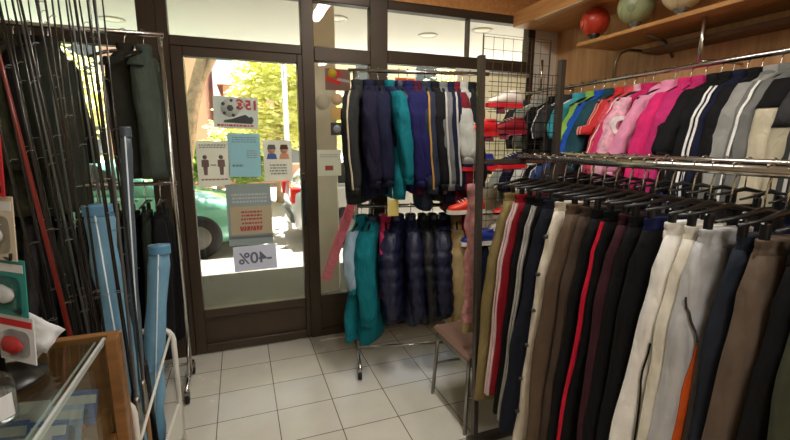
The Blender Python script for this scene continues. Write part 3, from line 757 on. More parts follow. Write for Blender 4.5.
W = [  # y, label stem, material, options
 (2.275, 'lime green child top', LIME, dict(w=.75, length=.42, slv=.3, kind='tee', name='child_shirt')),
 (2.195, 'bright blue child jacket', BLUE, dict(w=.82, length=.44, slv=.42)),
 (2.11, 'dark petrol sweatshirt', PETROL, dict(w=.95, length=.5, slv=.46, th=1.1, name='sweatshirt')),
 (2.035, 'red shirt with pale stripes', mat('stripe_red', rgb(200, 40, 42), .8), dict(w=.82, length=.42, slv=.26, kind='tee', name='striped_shirt', stripe=cloth(232, 150, 140), nstripe=2)),
 (1.965, 'red and white checked shirt', mat('check_red', rgb(206, 72, 84), .8, noise=.5, nscale=40), dict(w=.85, length=.5, slv=.48, name='checked_shirt')),
 (1.90, 'white and pink patterned top', mat('pattern_pink', rgb(226, 168, 186), .8, noise=.35, nscale=30), dict(w=.85, length=.52, slv=.5, name='child_shirt')),
 (1.845, 'magenta top with white ring print', MAG, dict(w=.9, length=.5, slv=.48, logo=WHITE, name='printed_shirt', sleeve_m=cloth(204, 52, 116), stripe=WHITE, nstripe=1)),
 (1.715, 'pale pink hooded sweatshirt', LPINK, dict(w=.85, length=.5, slv=.48, hood=True, th=1.1, hem=cloth(236, 170, 198), name='hooded_sweatshirt')),
 (1.625, 'hot pink jacket', HOTP, dict(w=1, length=.58, slv=.56)),
 (1.55, 'raspberry pink hooded sweatshirt', cloth(190, 46, 110), dict(w=1, length=.62, slv=.58, hood=True, th=1.1, name='hooded_sweatshirt')),
 (1.475, 'black jacket next to the raspberry sweatshirt', BLACK, dict(w=1, length=.6, slv=.36)),
 (1.42, 'black jacket with blue hem', BLACK, dict(w=1, length=.6, slv=.55, hem=cloth(40, 60, 190))),
 (1.36, 'navy jacket with two white sleeve stripes', NAVY, dict(w=1, length=.6, slv=.56, stripe=WHITE, nstripe=2)),
 (1.30, 'plain black jacket between navy and grey ones', BLACK, dict(w=1, length=.62, slv=.56)),
 (1.228, 'light grey sweatshirt', cloth(150, 150, 146), dict(w=1.02, length=.62, slv=.58, th=1.1, name='sweatshirt')),
 (1.17, 'mid grey hooded sweatshirt', cloth(112, 114, 112), dict(w=1.02, length=.62, slv=.58, hood=True, th=1.15, name='hooded_sweatshirt', stripe=WHITE, nstripe=1)),
 (1.10, 'black jacket with cream lower sleeves', BLACK, dict(w=1.02, length=.64, slv=.6, sleeve_m=cloth(196, 188, 164), cap=(BLACK, .28))),
 (1.035, 'charcoal jacket with beige lower sleeves', cloth(46, 48, 50), dict(w=1.02, length=.64, slv=.6, sleeve_m=cloth(178, 170, 146), cap=(DGREY, .36))),
 (.965, 'dark grey jacket with pale stripe', cloth(60, 62, 62), dict(w=1.05, length=.64, slv=.6, stripe=LGREY, nstripe=1)),
 (.895, 'navy jacket with pale twin stripes near the frame edge', NAVY, dict(w=1.05, length=.64, slv=.6, stripe=LGREY, nstripe=2)),
 (.815, 'black jacket nearest the camera', BLACK, dict(w=1.05, length=.64, slv=.6)),
]
HG = 'hangers on the wall rail'
for i, (y, lab, m, kw) in enumerate(W):
    rz = random.uniform(-.06, .06)+(-.38 if 'ring print' in lab or 'pale pink hooded' in lab else 0)
    kw = dict(kw); kw.setdefault('splay', .9)
    jacket(lab+' hung on the wall rail', (RX, y, RZ), rz, m, seed=i+1, group='tops on the wall rail', **kw)
    hanger('hanger holding the '+lab+' on wall rail', (RX, y, RZ), rz, 'j', group=HG)
# far end, near the window: two short tiers of grey tops
for i, (y, lab, m, kw) in enumerate([
    (2.93, 'dark grey kit top next to the window', DGREY, dict(w=.95, length=.36, slv=.26, kind='tee', splay=.9, name='kit_jersey')),
    (2.84, 'pale grey kit top, second from the window', LGREY, dict(w=.95, length=.36, slv=.26, kind='tee', splay=.9, name='kit_jersey')),
    (2.74, 'greenish grey kit top with wide sleeve', cloth(150, 156, 142), dict(w=1.15, length=.34, slv=.24, kind='tee', splay=1.1, name='kit_jersey')),
    (2.62, 'black kit top beside the greenish grey one', BLACK, dict(w=1.05, length=.36, slv=.26, kind='tee', splay=.5, name='kit_jersey')),
    (2.50, 'charcoal kit top with white piping', DGREY, dict(w=1.0, length=.38, slv=.28, kind='tee', stripe=WHITE, nstripe=1, name='kit_jersey')),
    (2.39, 'turquoise kit top at the dark post', cloth(70, 170, 186), dict(w=.85, length=.36, slv=.28, kind='tee', name='kit_jersey'))]):
    jacket(lab+', upper tier', (RX, y, RZ), random.uniform(-.1, .1), m, seed=50+i, group='kit tops beside the window', **kw)
    hanger('white-hooked hanger of '+lab, (RX, y, RZ), 0, 'j', m=WHITEP, group=HG)
t = thing('short_rail', 'short chrome rail below the kit tops beside the window', 'rail', (2.2, 2.62, 1.47))
MB().tube([(0, -.33, 0), (0, .36, 0)], .011, 12).build('tube', CHROME, t)
for y in (-.3, .32): MB().tube([(0, y, 0), (.2, y, .01), (.395, y, .01)], .008, 8).build('wall_arm', CHROME, t)
for i, (y, lab, m, kw) in enumerate([
    (2.90, 'silver grey shirt', cloth(168, 172, 166), dict(w=1.1, length=.36, slv=.24, kind='tee', splay=.8, name='kit_shirt')),
    (2.80, 'navy shirt', NAVY, dict(w=1.0, length=.4, slv=.26, kind='tee', name='kit_shirt')),
    (2.69, 'white shirt', WHITE, dict(w=.9, length=.38, slv=.26, kind='tee', name='kit_shirt')),
    (2.58, 'black shirt with white stripes', BLACK, dict(w=1.0, length=.4, slv=.26, kind='tee', stripe=WHITE, nstripe=2, name='kit_shirt')),
    (2.47, 'blue and white shirt', cloth(60, 86, 150), dict(w=1.0, length=.4, slv=.26, kind='tee', stripe=WHITE, nstripe=1, name='kit_shirt')),
    (2.36, 'dark grey shirt', DGREY, dict(w=1.0, length=.4, slv=.26, kind='tee', name='kit_shirt'))]):
    jacket(lab+' on the short rail under the kit tops', (2.2, y, 1.47), random.uniform(-.1, .1), m, seed=70+i, group='shirts on the short rail', **kw)
    hanger('white hanger of the '+lab+' on short rail', (2.2, y, 1.47), 0, 'j', m=WHITEP, group='hangers on the short rail')
# second trouser row behind the first rack
DX = 1.72
t = thing('clothes_rack', 'dark rack of black trousers between the trouser rack and the wall', 'rack', (DX, 1.9, 0))
for y in (.02, -1.66):
    MB().bb(-.016, .016, y-.016, y+.016, .03, 1.44).build('post', DARKMET, t)
    MB().bb(-.2, .2, y-.02, y+.02, 0, .03, .004).build('foot', DARKMET, t)
MB().tube([(0, .03, 1.432), (0, -1.68, 1.432)], .0145, 12).build('rail', CHROME, t)
for i in range(20):
    y = 1.84-i*.078
    m, nm = [(BLACK, 'black'), (NAVY, 'navy'), (DGREY, 'charcoal'), (BLACK, 'black'), (BROWN2, 'dark brown'), (BLACK, 'black')][i % 6]
    trousers('%s trousers, %s from the window on the rear trouser rack' % (nm, ORD[i]), (DX, y, 1.432), random.uniform(-.12, .12), m, seed=90+i, length=1.1, w=1.0, group='dark trousers on the rear trouser rack')
    hanger('black clip hanger, %s from the window on the rear trouser rack' % ORD[i], (DX, y, 1.432), random.uniform(-.12, .12), 't', group='clip hangers on the rear trouser rack')

# ================================================================== TROUSER RACK
TX, TZ = 1.215, 1.432
rk = thing('trouser_rack', 'dark steel trouser rack with two square posts and mesh end', 'rack', (1.215, 1.62, 0))
MB().box((-.206, 0, .94), (.026, .03, 1.84), Matrix.Rotation(-.026, 3, 'Y'), .002).build('post', DARKMET, rk)
MB().bb(.180, .208, -.015, .015, .02, 1.87, .002).build('post', DARKMET, rk)
for x in (-.187, .195):
    MB().bb(x-.014, x+.014, -1.45, -1.42, .02, 1.4).build('post', DARKMET, rk)
MB().bb(-.22, .32, -.022, .022, 0, .035, .004).build('foot', DARKMET, rk)
MB().bb(-.22, .32, -1.46, -1.41, 0, .035, .004).build('foot', DARKMET, rk)
MB().bb(-.187, .195, -.012, .012, 1.405, 1.425).build('cross_bar', DARKMET, rk)
MB().bb(.18, .205, -1.43, 0, .06, .085).build('base_bar', STEEL, rk)
MB().tube([(0, .012, TZ), (0, -1.45, TZ)], .0145, 14).build('rail', CHROME, rk)
g = MB()
nx, nz = 8, 9
for i in range(1, nx): g.tube([(-.187+.382*i/nx, 0, 1.42), (-.187+.382*i/nx, 0, 1.80)], .0016, 5)
for k in range(nz+1): g.tube([(-.187, .002, 1.42+.38*k/nz), (.195, .002, 1.42+.38*k/nz)], .0016, 5)
g.build('mesh_panel', mat('black_wire', rgb(26, 24, 22), .5, .3), rk)

STRIPEW = cloth(214, 206, 196)
P = [
 (1.585, 'khaki olive trousers beside the dark post', cloth(136, 122, 80), dict(length=.98, w=1.3, flare=.85)),
 (1.515, 'deep red trousers with broad white bands', cloth(142, 26, 40), dict(length=.92, w=1.1, flare=.9, stripe=cloth(222, 196, 196), nstripe=2)),
 (1.455, 'black trousers behind the red banded pair', BLACK, dict(length=1.0, w=.9)),
 (1.40, 'black trousers with light grey side stripe', BLACK, dict(length=1.0, w=.92, stripe=LGREY, nstripe=2)),
 (1.335, 'wide midnight navy trousers', cloth(26, 30, 42), dict(length=.98, w=1.05, flare=1.15)),
 (1.265, 'white trousers with dark snap buttons', CREAM, dict(length=1.12, w=1.0, buttons=True)),
 (1.20, 'wide grey brown trousers', BROWN, dict(length=1.12, w=1.12, th=1.15)),
 (1.14, 'dark brown trousers', BROWN2, dict(length=1.12, w=.98)),
 (1.09, 'black trousers next to the dark brown pair', BLACK, dict(length=1.1, w=.98)),
 (1.035, 'black trousers with bright red side stripe', BLACK, dict(length=1.12, w=1.0, stripe=cloth(206, 28, 56))),
 (.985, 'dark maroon trousers', cloth(62, 32, 40), dict(length=1.1, w=1.02)),
 (.94, 'black trousers next to the maroon pair', BLACK, dict(length=1.1, w=1.0)),
 (.89, 'black trousers with dark blue waistband', BLACK, dict(length=1.1, w=.98, band=cloth(26, 30, 74))),
 (.825, 'bright white trousers with black seam', WHITE, dict(length=1.12, w=.98, flare=1.1, th=1.1, piping=(BLACK, [(-.50, -.135), (-.62, -.15), (-.9, -.16), (-1.2, -.165)]))),
 (.776, 'cream trousers beside the bright white pair', cloth(232, 228, 214), dict(length=1.12, w=.96, th=1.1)),
 (.722, 'light grey trousers with orange side panel', cloth(190, 192, 196, shiny=1), dict(length=1.1, w=1.0, th=1.15, panel=(cloth(214, 92, 34), [(-.46, -.108, -.103), (-.60, -.130, -.105), (-.9, -.155, -.115), (-1.22, -.185, -.125)]), piping=(DGREY, [(-.33, -.135), (-.38, -.125), (-.45, -.106)]))),
 (.645, 'dark slate blue trousers', cloth(38, 44, 56), dict(length=1.1, w=.85)),
 (.60, 'taupe brown trousers with ribbed waist', cloth(104, 90, 78), dict(length=1.12, w=.98, th=1.15)),
 (.54, 'black trousers next to the taupe pair', BLACK, dict(length=1.1, w=.95)),
 (.485, 'dark olive green trousers', cloth(66, 70, 54), dict(length=1.1, w=1.0)),
 (.43, 'charcoal trousers', DGREY, dict(length=1.1, w=1.0)),
 (.37, 'black trousers nearest the camera', BLACK, dict(length=1.1, w=1.0)),
]
for i, (y, lab, m, kw) in enumerate(P):
    rz = random.uniform(-.1, .1)
    trousers(lab+' on the trouser rack', (TX, y, TZ), rz, m, seed=i, group='trousers on the trouser rack', **kw)
    hanger('black clip hanger of the '+lab, (TX, y, TZ), rz, 't', group='clip hangers on the trouser rack')

# patterned scarf by the post
sf = MB(); R = []
for i in range(22):
    z = 1.30-i*.034; wv = .03+.006*math.sin(i*1.3)
    R.append([Vector((.006*math.sin(i*.9)+wv*math.cos(2*PI*k/14)*(1+.15*math.sin(3*k)), .022*math.sin(2*PI*k/14)*(1+.2*math.sin(2*k+i*.5)), z)) for k in range(14)])
sf.rings(R)
t = thing('scarf', 'pale pink patterned scarf hanging behind the dark post', 'scarf', (1.06, 1.77, 0))
sf.build('cloth', mat('scarf_pattern', rgb(196, 140, 140), .9, noise=.45, nscale=26), t)
MB().bb(-.026, .026, -.012, .012, .53, .59).build('end_band', BEIGE, t)
MB().tube([(0, 0, 1.30), (0, 0, 1.42), (-.02, -.06, 1.45), (-.045, -.135, 1.45)], .003, 6).build('hook', CHROME, t)

# stool behind the rack
st = thing('padded_stool', 'brown padded stool with pale metal legs behind the trouser rack', 'stool', (1.18, 1.885, 0))
s = MB().box((0, 0, .425), (.34, .40, .045), None, .016); s.build('seat', mat('seat_brown', rgb(132, 104, 90), .5, noise=.08, bump=.15), st)
MB().bb(-.15, .15, -.185, .185, .375, .402).build('seat_frame', STEEL, st)
for x in (-.15, .15):
    for y in (-.185, .185):
        MB().tube([(x*.95, y*.95, .40), (x*1.08, y*1.05, 0)], .011, 10).build('leg', STEEL, st)
for y in (-.185, .185): MB().tube([(-.155, y, .2), (.155, y, .2)], .007, 8).build('stretcher', STEEL, st)

# ================================================================== WIRE GRID WITH SHOES (front right corner)
gr = thing('wire_grid', 'tall thin wire grid panel of shoes between the jackets and trousers', 'grid', (1.64, 2.28, 0))
b = MB()
for i in range(8): b.tube([(-.24+.0685*i, 0, .05), (-.24+.0685*i, 0, 2.12)], .0016, 5)
for k in range(30): b.tube([(-.24, .003, .10+k*.0695), (.24, .003, .10+k*.0695)], .0016, 5)
b.build('wires', mat('wire_brown', rgb(84, 70, 52), .5, .3), gr)
b = MB().tube([(-.245, 0, .0), (-.245, 0, 2.13), (.245, 0, 2.13), (.245, 0, 0)], .004, 8)
b.build('frame', mat('wire_brown', rgb(84, 70, 52), .5, .3), gr)
for x in (-.24, .24): MB().bb(x-.012, x+.012, -.12, .08, 0, .014).build('foot', DARKMET, gr)

bl = thing('glow_blind', 'cream translucent blind added to glow in the wide window behind the wire grid', 'blind', (1.97, 3.03, 0))  # blind added so the cream backdrop glows with daylight
MB().bb(-.34, .31, -.001, .001, .38, 2.03).build('blind_cloth', mat('blind_cream', rgb(246, 240, 226), .9, transl=.65), bl)
MB().tube([(-.35, 0, 2.045), (.32, 0, 2.045)], .02, 12).build('roller', WHITEP, bl)
MB().bb(-.345, .315, -.006, .006, .36, .385).build('bottom_bar', WHITEP, bl)

def sneaker(label, loc, upper, sole, toe=None, rz=0, tilt=0):
    t = thing('sneaker', label, 'shoe', loc, group='shoes on the wire grid', R=(0, tilt, rz))
    t.scale = (.86, .86, .8)
    R = []
    for x, zt, w, zb in [(-.135, .045, .018, .024), (-.12, .062, .034, .022), (-.08, .075, .044, .022), (-.03, .098, .042, .022), (.02, .125, .038, .022), (.07, .122, .034, .022), (.115, .118, .032, .022), (.132, .085, .024, .024)]:
        R.append([Vector((x, w*math.cos(2*PI*k/14), (zt+zb)/2+(zt-zb)/2*math.sin(2*PI*k/14))) for k in range(14)])
    MB().rings(R).build('upper', upper, t)
    R = []
    for x, w in [(-.142, .02), (-.12, .038), (-.07, .048), (0, .04), (.07, .038), (.12, .036), (.14, .022)]:
        R.append([Vector((x, yy*w, zz)) for yy, zz in ((-1, 0), (1, 0), (1, .03), (-1, .03))])
    MB().rings(R, smooth=False).build('sole', sole, t)
    b = MB()
    for k in range(4): b.tube([(-.06+.025*k, -.03, .088+.009*k), (-.06+.025*k, 0, .098+.009*k), (-.06+.025*k, .03, .088+.009*k)], .003, 6)
    b.build('laces', WHITE, t)
    MB().rings([[Vector((x, w*math.cos(2*PI*k/12), .121+.012*math.sin(0)+dz)) for k, x in [(k, .075+.042*math.sin(2*PI*k/12)) for k in range(12)]] for w, dz in ((.034, -.01), (.036, 0), (.026, .004), (.022, -.02))], cap=False).build('ankle_collar', toe or upper, t)
    # peg bracket that carries the shoe
    return t
def shoe_peg(label, x, z, y=2.97):
    t = thing('shoe_bracket', label, 'bracket', (x, y, z), group='brackets on the wire grid')
    MB().bb(-.05, .05, -.11, .0, -.006, 0).build('plate', CHROME, t)
    MB().bb(-.03, .03, -.003, .003, -.03, 0).build('hook_plate', CHROME, t)
SR = mat('shoe_red', rgb(214, 34, 40), .45); SDR = mat('shoe_dark_red', rgb(140, 22, 36), .5); SBL = mat('shoe_blue', rgb(40, 58, 150), .45); SOR = mat('shoe_orange', rgb(232, 66, 36), .45); SWH = mat('shoe_white', rgb(232, 226, 214), .5)
SHO = [
 (463, 'bright red shoe, top row left', 129, SR, SR), (492, 'dark red shoe, top row right', 127, SDR, SDR),
 (461, 'blue shoe with red sole, middle row left', 164, SBL, SR), (495, 'navy shoe with red sole, middle row right', 162, NAVYP, SR),
 (449, 'orange red shoe with white sole, lower row left', 208, SOR, SWH), (493, 'red shoe with white sole, lower row right', 212, SR, SWH),
 (462, 'blue shoe, lowest row left', 240, SBL, SWH), (490, 'white shoe low on the wire grid', 226, SWH, SWH),
 (488, 'white and red shoe, highest on the wire grid', 100, SWH, SR)]
for u, lab, v, a, b_ in SHO:
    p = at(u, v, 2.20)
    sneaker(lab, (p.x+.12, 2.205, p.z-.04), a, b_, rz=random.uniform(-.15, .15))
    shoe_peg('small bracket under the '+lab.split(',')[0].replace(' with', ' having'), max(p.x+.14, 1.46), p.z-.041, 2.272)
# spare cream boxes stacked on the sill behind the grid
for k, (x, z0_, hh_, lab) in enumerate([(2.02, 0, .34, 'large cream carton on the floor behind the wire grid'), (2.02, .341, .30, 'cream carton second from the floor behind the grid'), (2.02, .642, .26, 'cream carton third from the floor behind the grid'), (2.03, .903, .22, 'small white carton topmost of the stack behind the grid')]):
    t = thing('carton', lab, 'box', (x, 3.02, z0_), group='cartons behind the wire grid')
    MB().bb(-.2, .2, -.025, .025, 0, hh_-.02, .002).build('box_body', mat('carton_cream', rgb(222, 208, 180), .8, noise=.06), t)
    MB().bb(-.203, .203, -.027, .027, hh_-.05, hh_).build('box_lid', mat('carton_lid', rgb(232, 222, 200), .8), t)

# ================================================================== CENTRE RACK (two tiers)
A_, B_ = Vector((.70, 2.62, 0)), Vector((1.50, 2.44, 0))
dv = (B_-A_).normalized(); RA = math.atan2(dv.y, dv.x)
UZ, LZ = 1.93, 1.085
rk = thing('clothes_rack', 'free-standing two-tier chrome clothes rack in front of the window', 'rack', A_, RA)
Lr = (B_-A_).length
for x in (0, Lr):
    MB().tube([(x, 0, .06), (x, 0, UZ)], .0125, 12).build('post', CHROME, rk)
    MB().tube([(x, -.26, .07), (x, .24, .07)], .012, 10).build('foot', CHROME, rk)
    caster(rk, x, -.25); caster(rk, x, .23)
MB().tube([(-.04, 0, UZ), (Lr+.04, 0, UZ)], .0125, 12).build('upper_rail', CHROME, rk)
MB().tube([(0, 0, LZ), (Lr, 0, LZ)], .0125, 12).build('lower_rail', CHROME, rk)
MB().tube([(0, .0, .09), (Lr, 0, .09)], .010, 10).build('base_bar', CHROME, rk)
def along(s, z): p = A_+dv*s; return (p.x, p.y, z)
U = [
 (.02, 'dark grey jacket with white piping, leftmost', cloth(44, 46, 46), dict(length=.72, slv=.62, stripe=cloth(206, 196, 170), nstripe=1, w=.9), -.5),
 (.085, 'navy tracksuit top with violet sleeves', NAVY, dict(length=.68, slv=.58, sleeve_m=PURPLE), -.1),
 (.145, 'dark navy jacket left of the teal anorak', NAVY, dict(length=.66, slv=.58, collar=BLACK, w=.88), .05),
 (.205, 'teal and navy anorak', TEAL, dict(length=.68, slv=.56, sleeve_m=TEAL, yoke=(NAVYP, .36), zipm=NAVYP, th=.85, flare=1.25, w=1.1), .35),
 (.275, 'navy anorak right of the teal one', NAVYP, dict(length=.56, slv=.5, hem=TEAL, w=.88), .1),
 (.33, 'royal blue tracksuit top', ROYAL, dict(length=.64, slv=.58), .1),
 (.385, 'dark maroon jacket', cloth(70, 22, 48), dict(length=.66, slv=.56, sleeve_m=ROYAL), .0),
 (.44, 'slate blue jacket with tan sleeve stripe', cloth(42, 50, 66), dict(length=.76, slv=.62, stripe=TAN, nstripe=1), -.15),
 (.50, 'black jacket left of the grey striped ones', BLACK, dict(length=.7, slv=.6), -.05),
 (.55, 'grey jacket with white sleeve stripes', cloth(112, 114, 116), dict(length=.66, slv=.6, stripe=LGREY, nstripe=1), -.2),
 (.605, 'navy jacket with grey sleeve stripe', NAVY, dict(length=.72, slv=.6, stripe=LGREY, nstripe=1), -.15),
 (.635, 'wine red jacket', cloth(104, 26, 40), dict(length=.8, slv=.6), -.05),
 (.685, 'pale grey sweatshirt with hanging sleeve', cloth(168, 170, 164), dict(length=.56, slv=.44, th=1.2, splay=.5, name='sweatshirt'), -.35),
 (.735, 'black jacket, rightmost', BLACK, dict(length=.72, slv=.58), -.2),
]
for i, (s_, lab, m, kw, tw) in enumerate(U):
    rz = RA+PI/2+tw*.6
    lab2 = lab.replace(', leftmost', '').replace(', rightmost', ' at the right end')
    jacket(lab2+' on the upper rail of the free-standing rack', along(s_, UZ), rz, m, seed=120+i, group='tops on the upper rail of the free-standing rack', **kw)
    hanger('black hanger of the '+lab2.replace(' with ', ' having '), along(s_, UZ), rz, 'j', group='hangers on the upper rail of the free-standing rack')
Lw = [
 (.03, 'teal jacket with pale blue sleeves', TEAL, dict(length=.74, slv=.40, sleeve_m=cloth(140, 164, 182), w=.9, th=.75, hem=TEAL, flare=1.35), -.7),
 (.11, 'long teal ski jacket', TEAL, dict(length=.78, slv=.6, collar=NAVYP, flare=1.1, th=1.25), -.55),
 (.19, 'raspberry pink jacket behind the first puffer', cloth(170, 44, 84), dict(length=.5, slv=.45, w=.9), -.1),
 (.27, 'navy quilted puffer jacket with round sleeve, first of the puffers', NAVYP, dict(length=.66, slv=.56, puff=True, th=1.05, w=1.0), -.6),
 (.36, 'navy quilted puffer jacket, second of the puffers', NAVYP, dict(length=.68, slv=.6, puff=True, th=.85, w=.95), -.1),
 (.44, 'black quilted puffer jacket, third of the puffers', cloth(20, 22, 28, shiny=1), dict(length=.68, slv=.6, puff=True, th=.75, w=.9), 0),
 (.51, 'black quilted puffer jacket, fourth of the puffers', cloth(20, 22, 28, shiny=1), dict(length=.66, slv=.58, puff=True, th=.75, w=.9), .05),
 (.59, 'navy quilted puffer jacket, last of the puffers', NAVYP, dict(length=.64, slv=.56, puff=True, th=1.0, w=1.0), -.45),
 (.67, 'beige fleece jacket', BEIGE, dict(length=.7, slv=.62, th=1.1, flare=1.05), -.35),
 (.73, 'dark red jacket with white cuff bands', cloth(140, 28, 40), dict(length=.62, slv=.5, hem=WHITE), -.2),
 (.785, 'navy jacket at the right end', NAVY, dict(length=.68, slv=.58), -.1),
]
for i, (s_, lab, m, kw, tw) in enumerate(Lw):
    rz = RA+PI/2+tw*.6
    jacket(lab+' on the lower rail', along(s_, LZ), rz, m, seed=160+i, group='coats on the lower rail of the free-standing rack', **kw)
    hanger('black hanger on the lower rail, %s from its left end' % ORD[i], along(s_, LZ), rz, 'j', group='hangers on the lower rail of the free-standing rack')
t = thing('price_tag', 'yellow paper tag hanging under the teal anorak', 'tag', (.85, 2.33, 1.12))
MB().bb(-.035, .035, -.001, .001, -.06, .04).build('card', mat('tag_yellow', rgb(206, 190, 110), .8), t)
MB().tube([(0, 0, .035), (.0, 0.02, .11)], .001, 5).build('string', WHITE, t)

# ================================================================== LEFT RACK (parallel to the front)
LX0, LX1, LY, LZU, LZL = -1.42, -.365, 2.70, 2.062, 1.26
rk = thing('clothes_rack', 'chrome two-tier clothes rack on casters left of the door', 'rack', (LX0, LY, 0))
Lr = LX1-LX0
for x in (0, Lr):
    MB().tube([(x, 0, .08), (x, 0, LZU)], .013, 12).build('post', CHROME, rk)
    MB().tube([(x, -.24, .085), (x, .12, .085)], .012, 10).build('foot', CHROME, rk)
    MB().tube([(x, -.10, .09), (x, 0, .30)], .008, 8).build('brace', CHROME, rk)
    caster(rk, x, -.23); caster(rk, x, .11)
MB().tube([(-.02, 0, LZU), (Lr+.02, 0, LZU)], .013, 12).build('upper_rail', CHROME, rk)
MB().tube([(-.02, 0, LZL), (Lr+.02, 0, LZL)], .011, 12).build('lower_rail', CHROME, rk)
MB().tube([(0, 0, .13), (Lr, 0, .13)], .010, 10).build('base_bar', CHROME, rk)
LU = [(-1.36, 'black jacket', BLACK, {}), (-1.285, 'dark green jacket', DGREEN, {}), (-1.215, 'camouflage jacket', CAMO, {}), (-1.145, 'black hooded jacket', BLACK, dict(hood=True)), (-1.075, 'dark grey jacket', DGREY, {}),
      (-1.005, 'camouflage jacket', CAMO, {}), (-.935, 'black jacket', BLACK, {}), (-.865, 'dark green jacket', DGREEN, {}), (-.535, 'dark angling vest', cloth(44, 44, 38), dict(slv=.09, kind='tee', w=.55, th=.85, flare=.85)), (-.445, 'grey green angling vest', cloth(72, 82, 74), dict(slv=.09, kind='tee', w=.56, th=.85, flare=.85))]
for i, (x, lab, m, kw) in enumerate(LU):
    kw = dict(kw); isv = 'vest' in lab
    base = dict(length=.68 if isv else .84, slv=.58); base.update(kw)
    lb = '%s, %s from the left on the rack by the left window' % (lab, ORD[i]) if not isv else lab+' hanging near the end post of the left rack'
    rz = PI/2+random.uniform(-.2, .05) if not isv else (.75 if i == 8 else PI/2-.3)
    jacket(lb, (x, LY, LZU), rz, m, seed=200+i, name='angling_vest' if isv else 'jacket', group='dark clothes on the upper rail of the left rack', **base)
    hanger('black hanger of the '+(lab if isv else '%s %s' % (ORD[i], lab))+' on the left rack', (x, LY, LZU), rz, 'j', group='hangers on the upper rail of the left rack')
for i in range(13):
    x = -1.36+i*.077
    m = [BLACK, DGREEN, BLACK, CAMO, DGREY][i % 5]; nm = ['black', 'dark green', 'black', 'camouflage', 'charcoal'][i % 5]
    trousers('%s trousers, %s from the left on the lower rail of left rack' % (nm, ORD[i]), (x, LY, LZL), PI/2+random.uniform(-.3, .1), m, seed=230+i, length=.82, w=.95, th=1.1, group='trousers on the lower rail of the left rack')
    hanger('clip hanger of the %s pair (%s) on the left rack' % (ORD[i], nm), (x, LY, LZL), PI/2, 't', group='clip hangers of the left rack')

# ================================================================== ROD STAND, RODS, BAGS
rs = thing('rod_stand', 'white tubular stand on the floor holding fishing rods and bags', 'stand', (0, 0, 0))
for y in (1.53, 2.10):
    x0, x1, zt = -.95, (-.395 if y < 2 else -.345), .63
    pts = [(x0, y, .0), (x0, y, zt-.06)]+[(x0+.06-.06*math.cos(a), y, zt-.06+.06*math.sin(a)) for a in (.4, .8, 1.2, 1.57)]+[(x1-.06+.06*math.sin(a), y, zt-.06+.06*math.cos(a)) for a in (0, .4, .8, 1.2, 1.57)]+[(x1, y, 0)]
    MB().tube(pts, .0125, 12).build('hoop', WHITEP, rs)
MB().tube([(-.355, 2.09, .60), (-.40, 1.56, .42)], .006, 8).build('brace', WHITEP, rs)
MB().bb(-.95, -.37, 1.55, 2.08, .05, .075).build('tray', WHITEP, rs)
q = MB().poly([(1.54, .08), (2.09, .08), (2.09, .24), (1.54, .24)], .012)
q.v = [(-.38+p[1]+(p[0]-1.54)*.06, p[0], p[2]) for p in q.v]; q.build('side_board', WHITEP, rs)
for z in (.40, .60):
    MB().tube([(-.94, 1.53, z), (-.94, 2.10, z)], .009, 8).build('side_rail', WHITEP, rs)

CORK = mat('cork', rgb(150, 116, 80), .8, noise=.2, nscale=40)
BLANK = mat('rod_black', rgb(24, 23, 22), .25, coat=.5); BLANKR = mat('rod_red', rgb(122, 30, 22), .3, coat=.5); BLANKG = mat('rod_grey', rgb(96, 98, 98), .3, .4)
RODS = [(-30, 48, .006, 'b'), (-15, 69, .009, 'r'), (-2, 74, .0105, 'b'), (5, 66, .005, 'b'), (12, 82, .006, 'b'), (17, 88, .005, 'g'), (20, 96, .0065, 'b'), (28, 76, .005, 'b'), (36, 102, .006, 'b'), (38, 90, .005, 'g'),
        (45, 97, .005, 'b'), (52, 92, .006, 'b'), (58, 104, .005, 'b'), (66, 110, .006, 'b'), (69, 120, .005, 'g'), (75, 126, .0075, 'b'), (79, 133, .005, 'b'), (88, 128, .008, 'b'), (93, 140, .005, 'b'), (97, 135, .006, 'g'), (104, 144, .005, 'b'), (-12, 58, .006, 'b')]
RODS.sort(key=lambda r: (r[0]+r[1]))
names = {'b': 'black', 'r': 'red', 'g': 'silver grey'}
cnt = {}
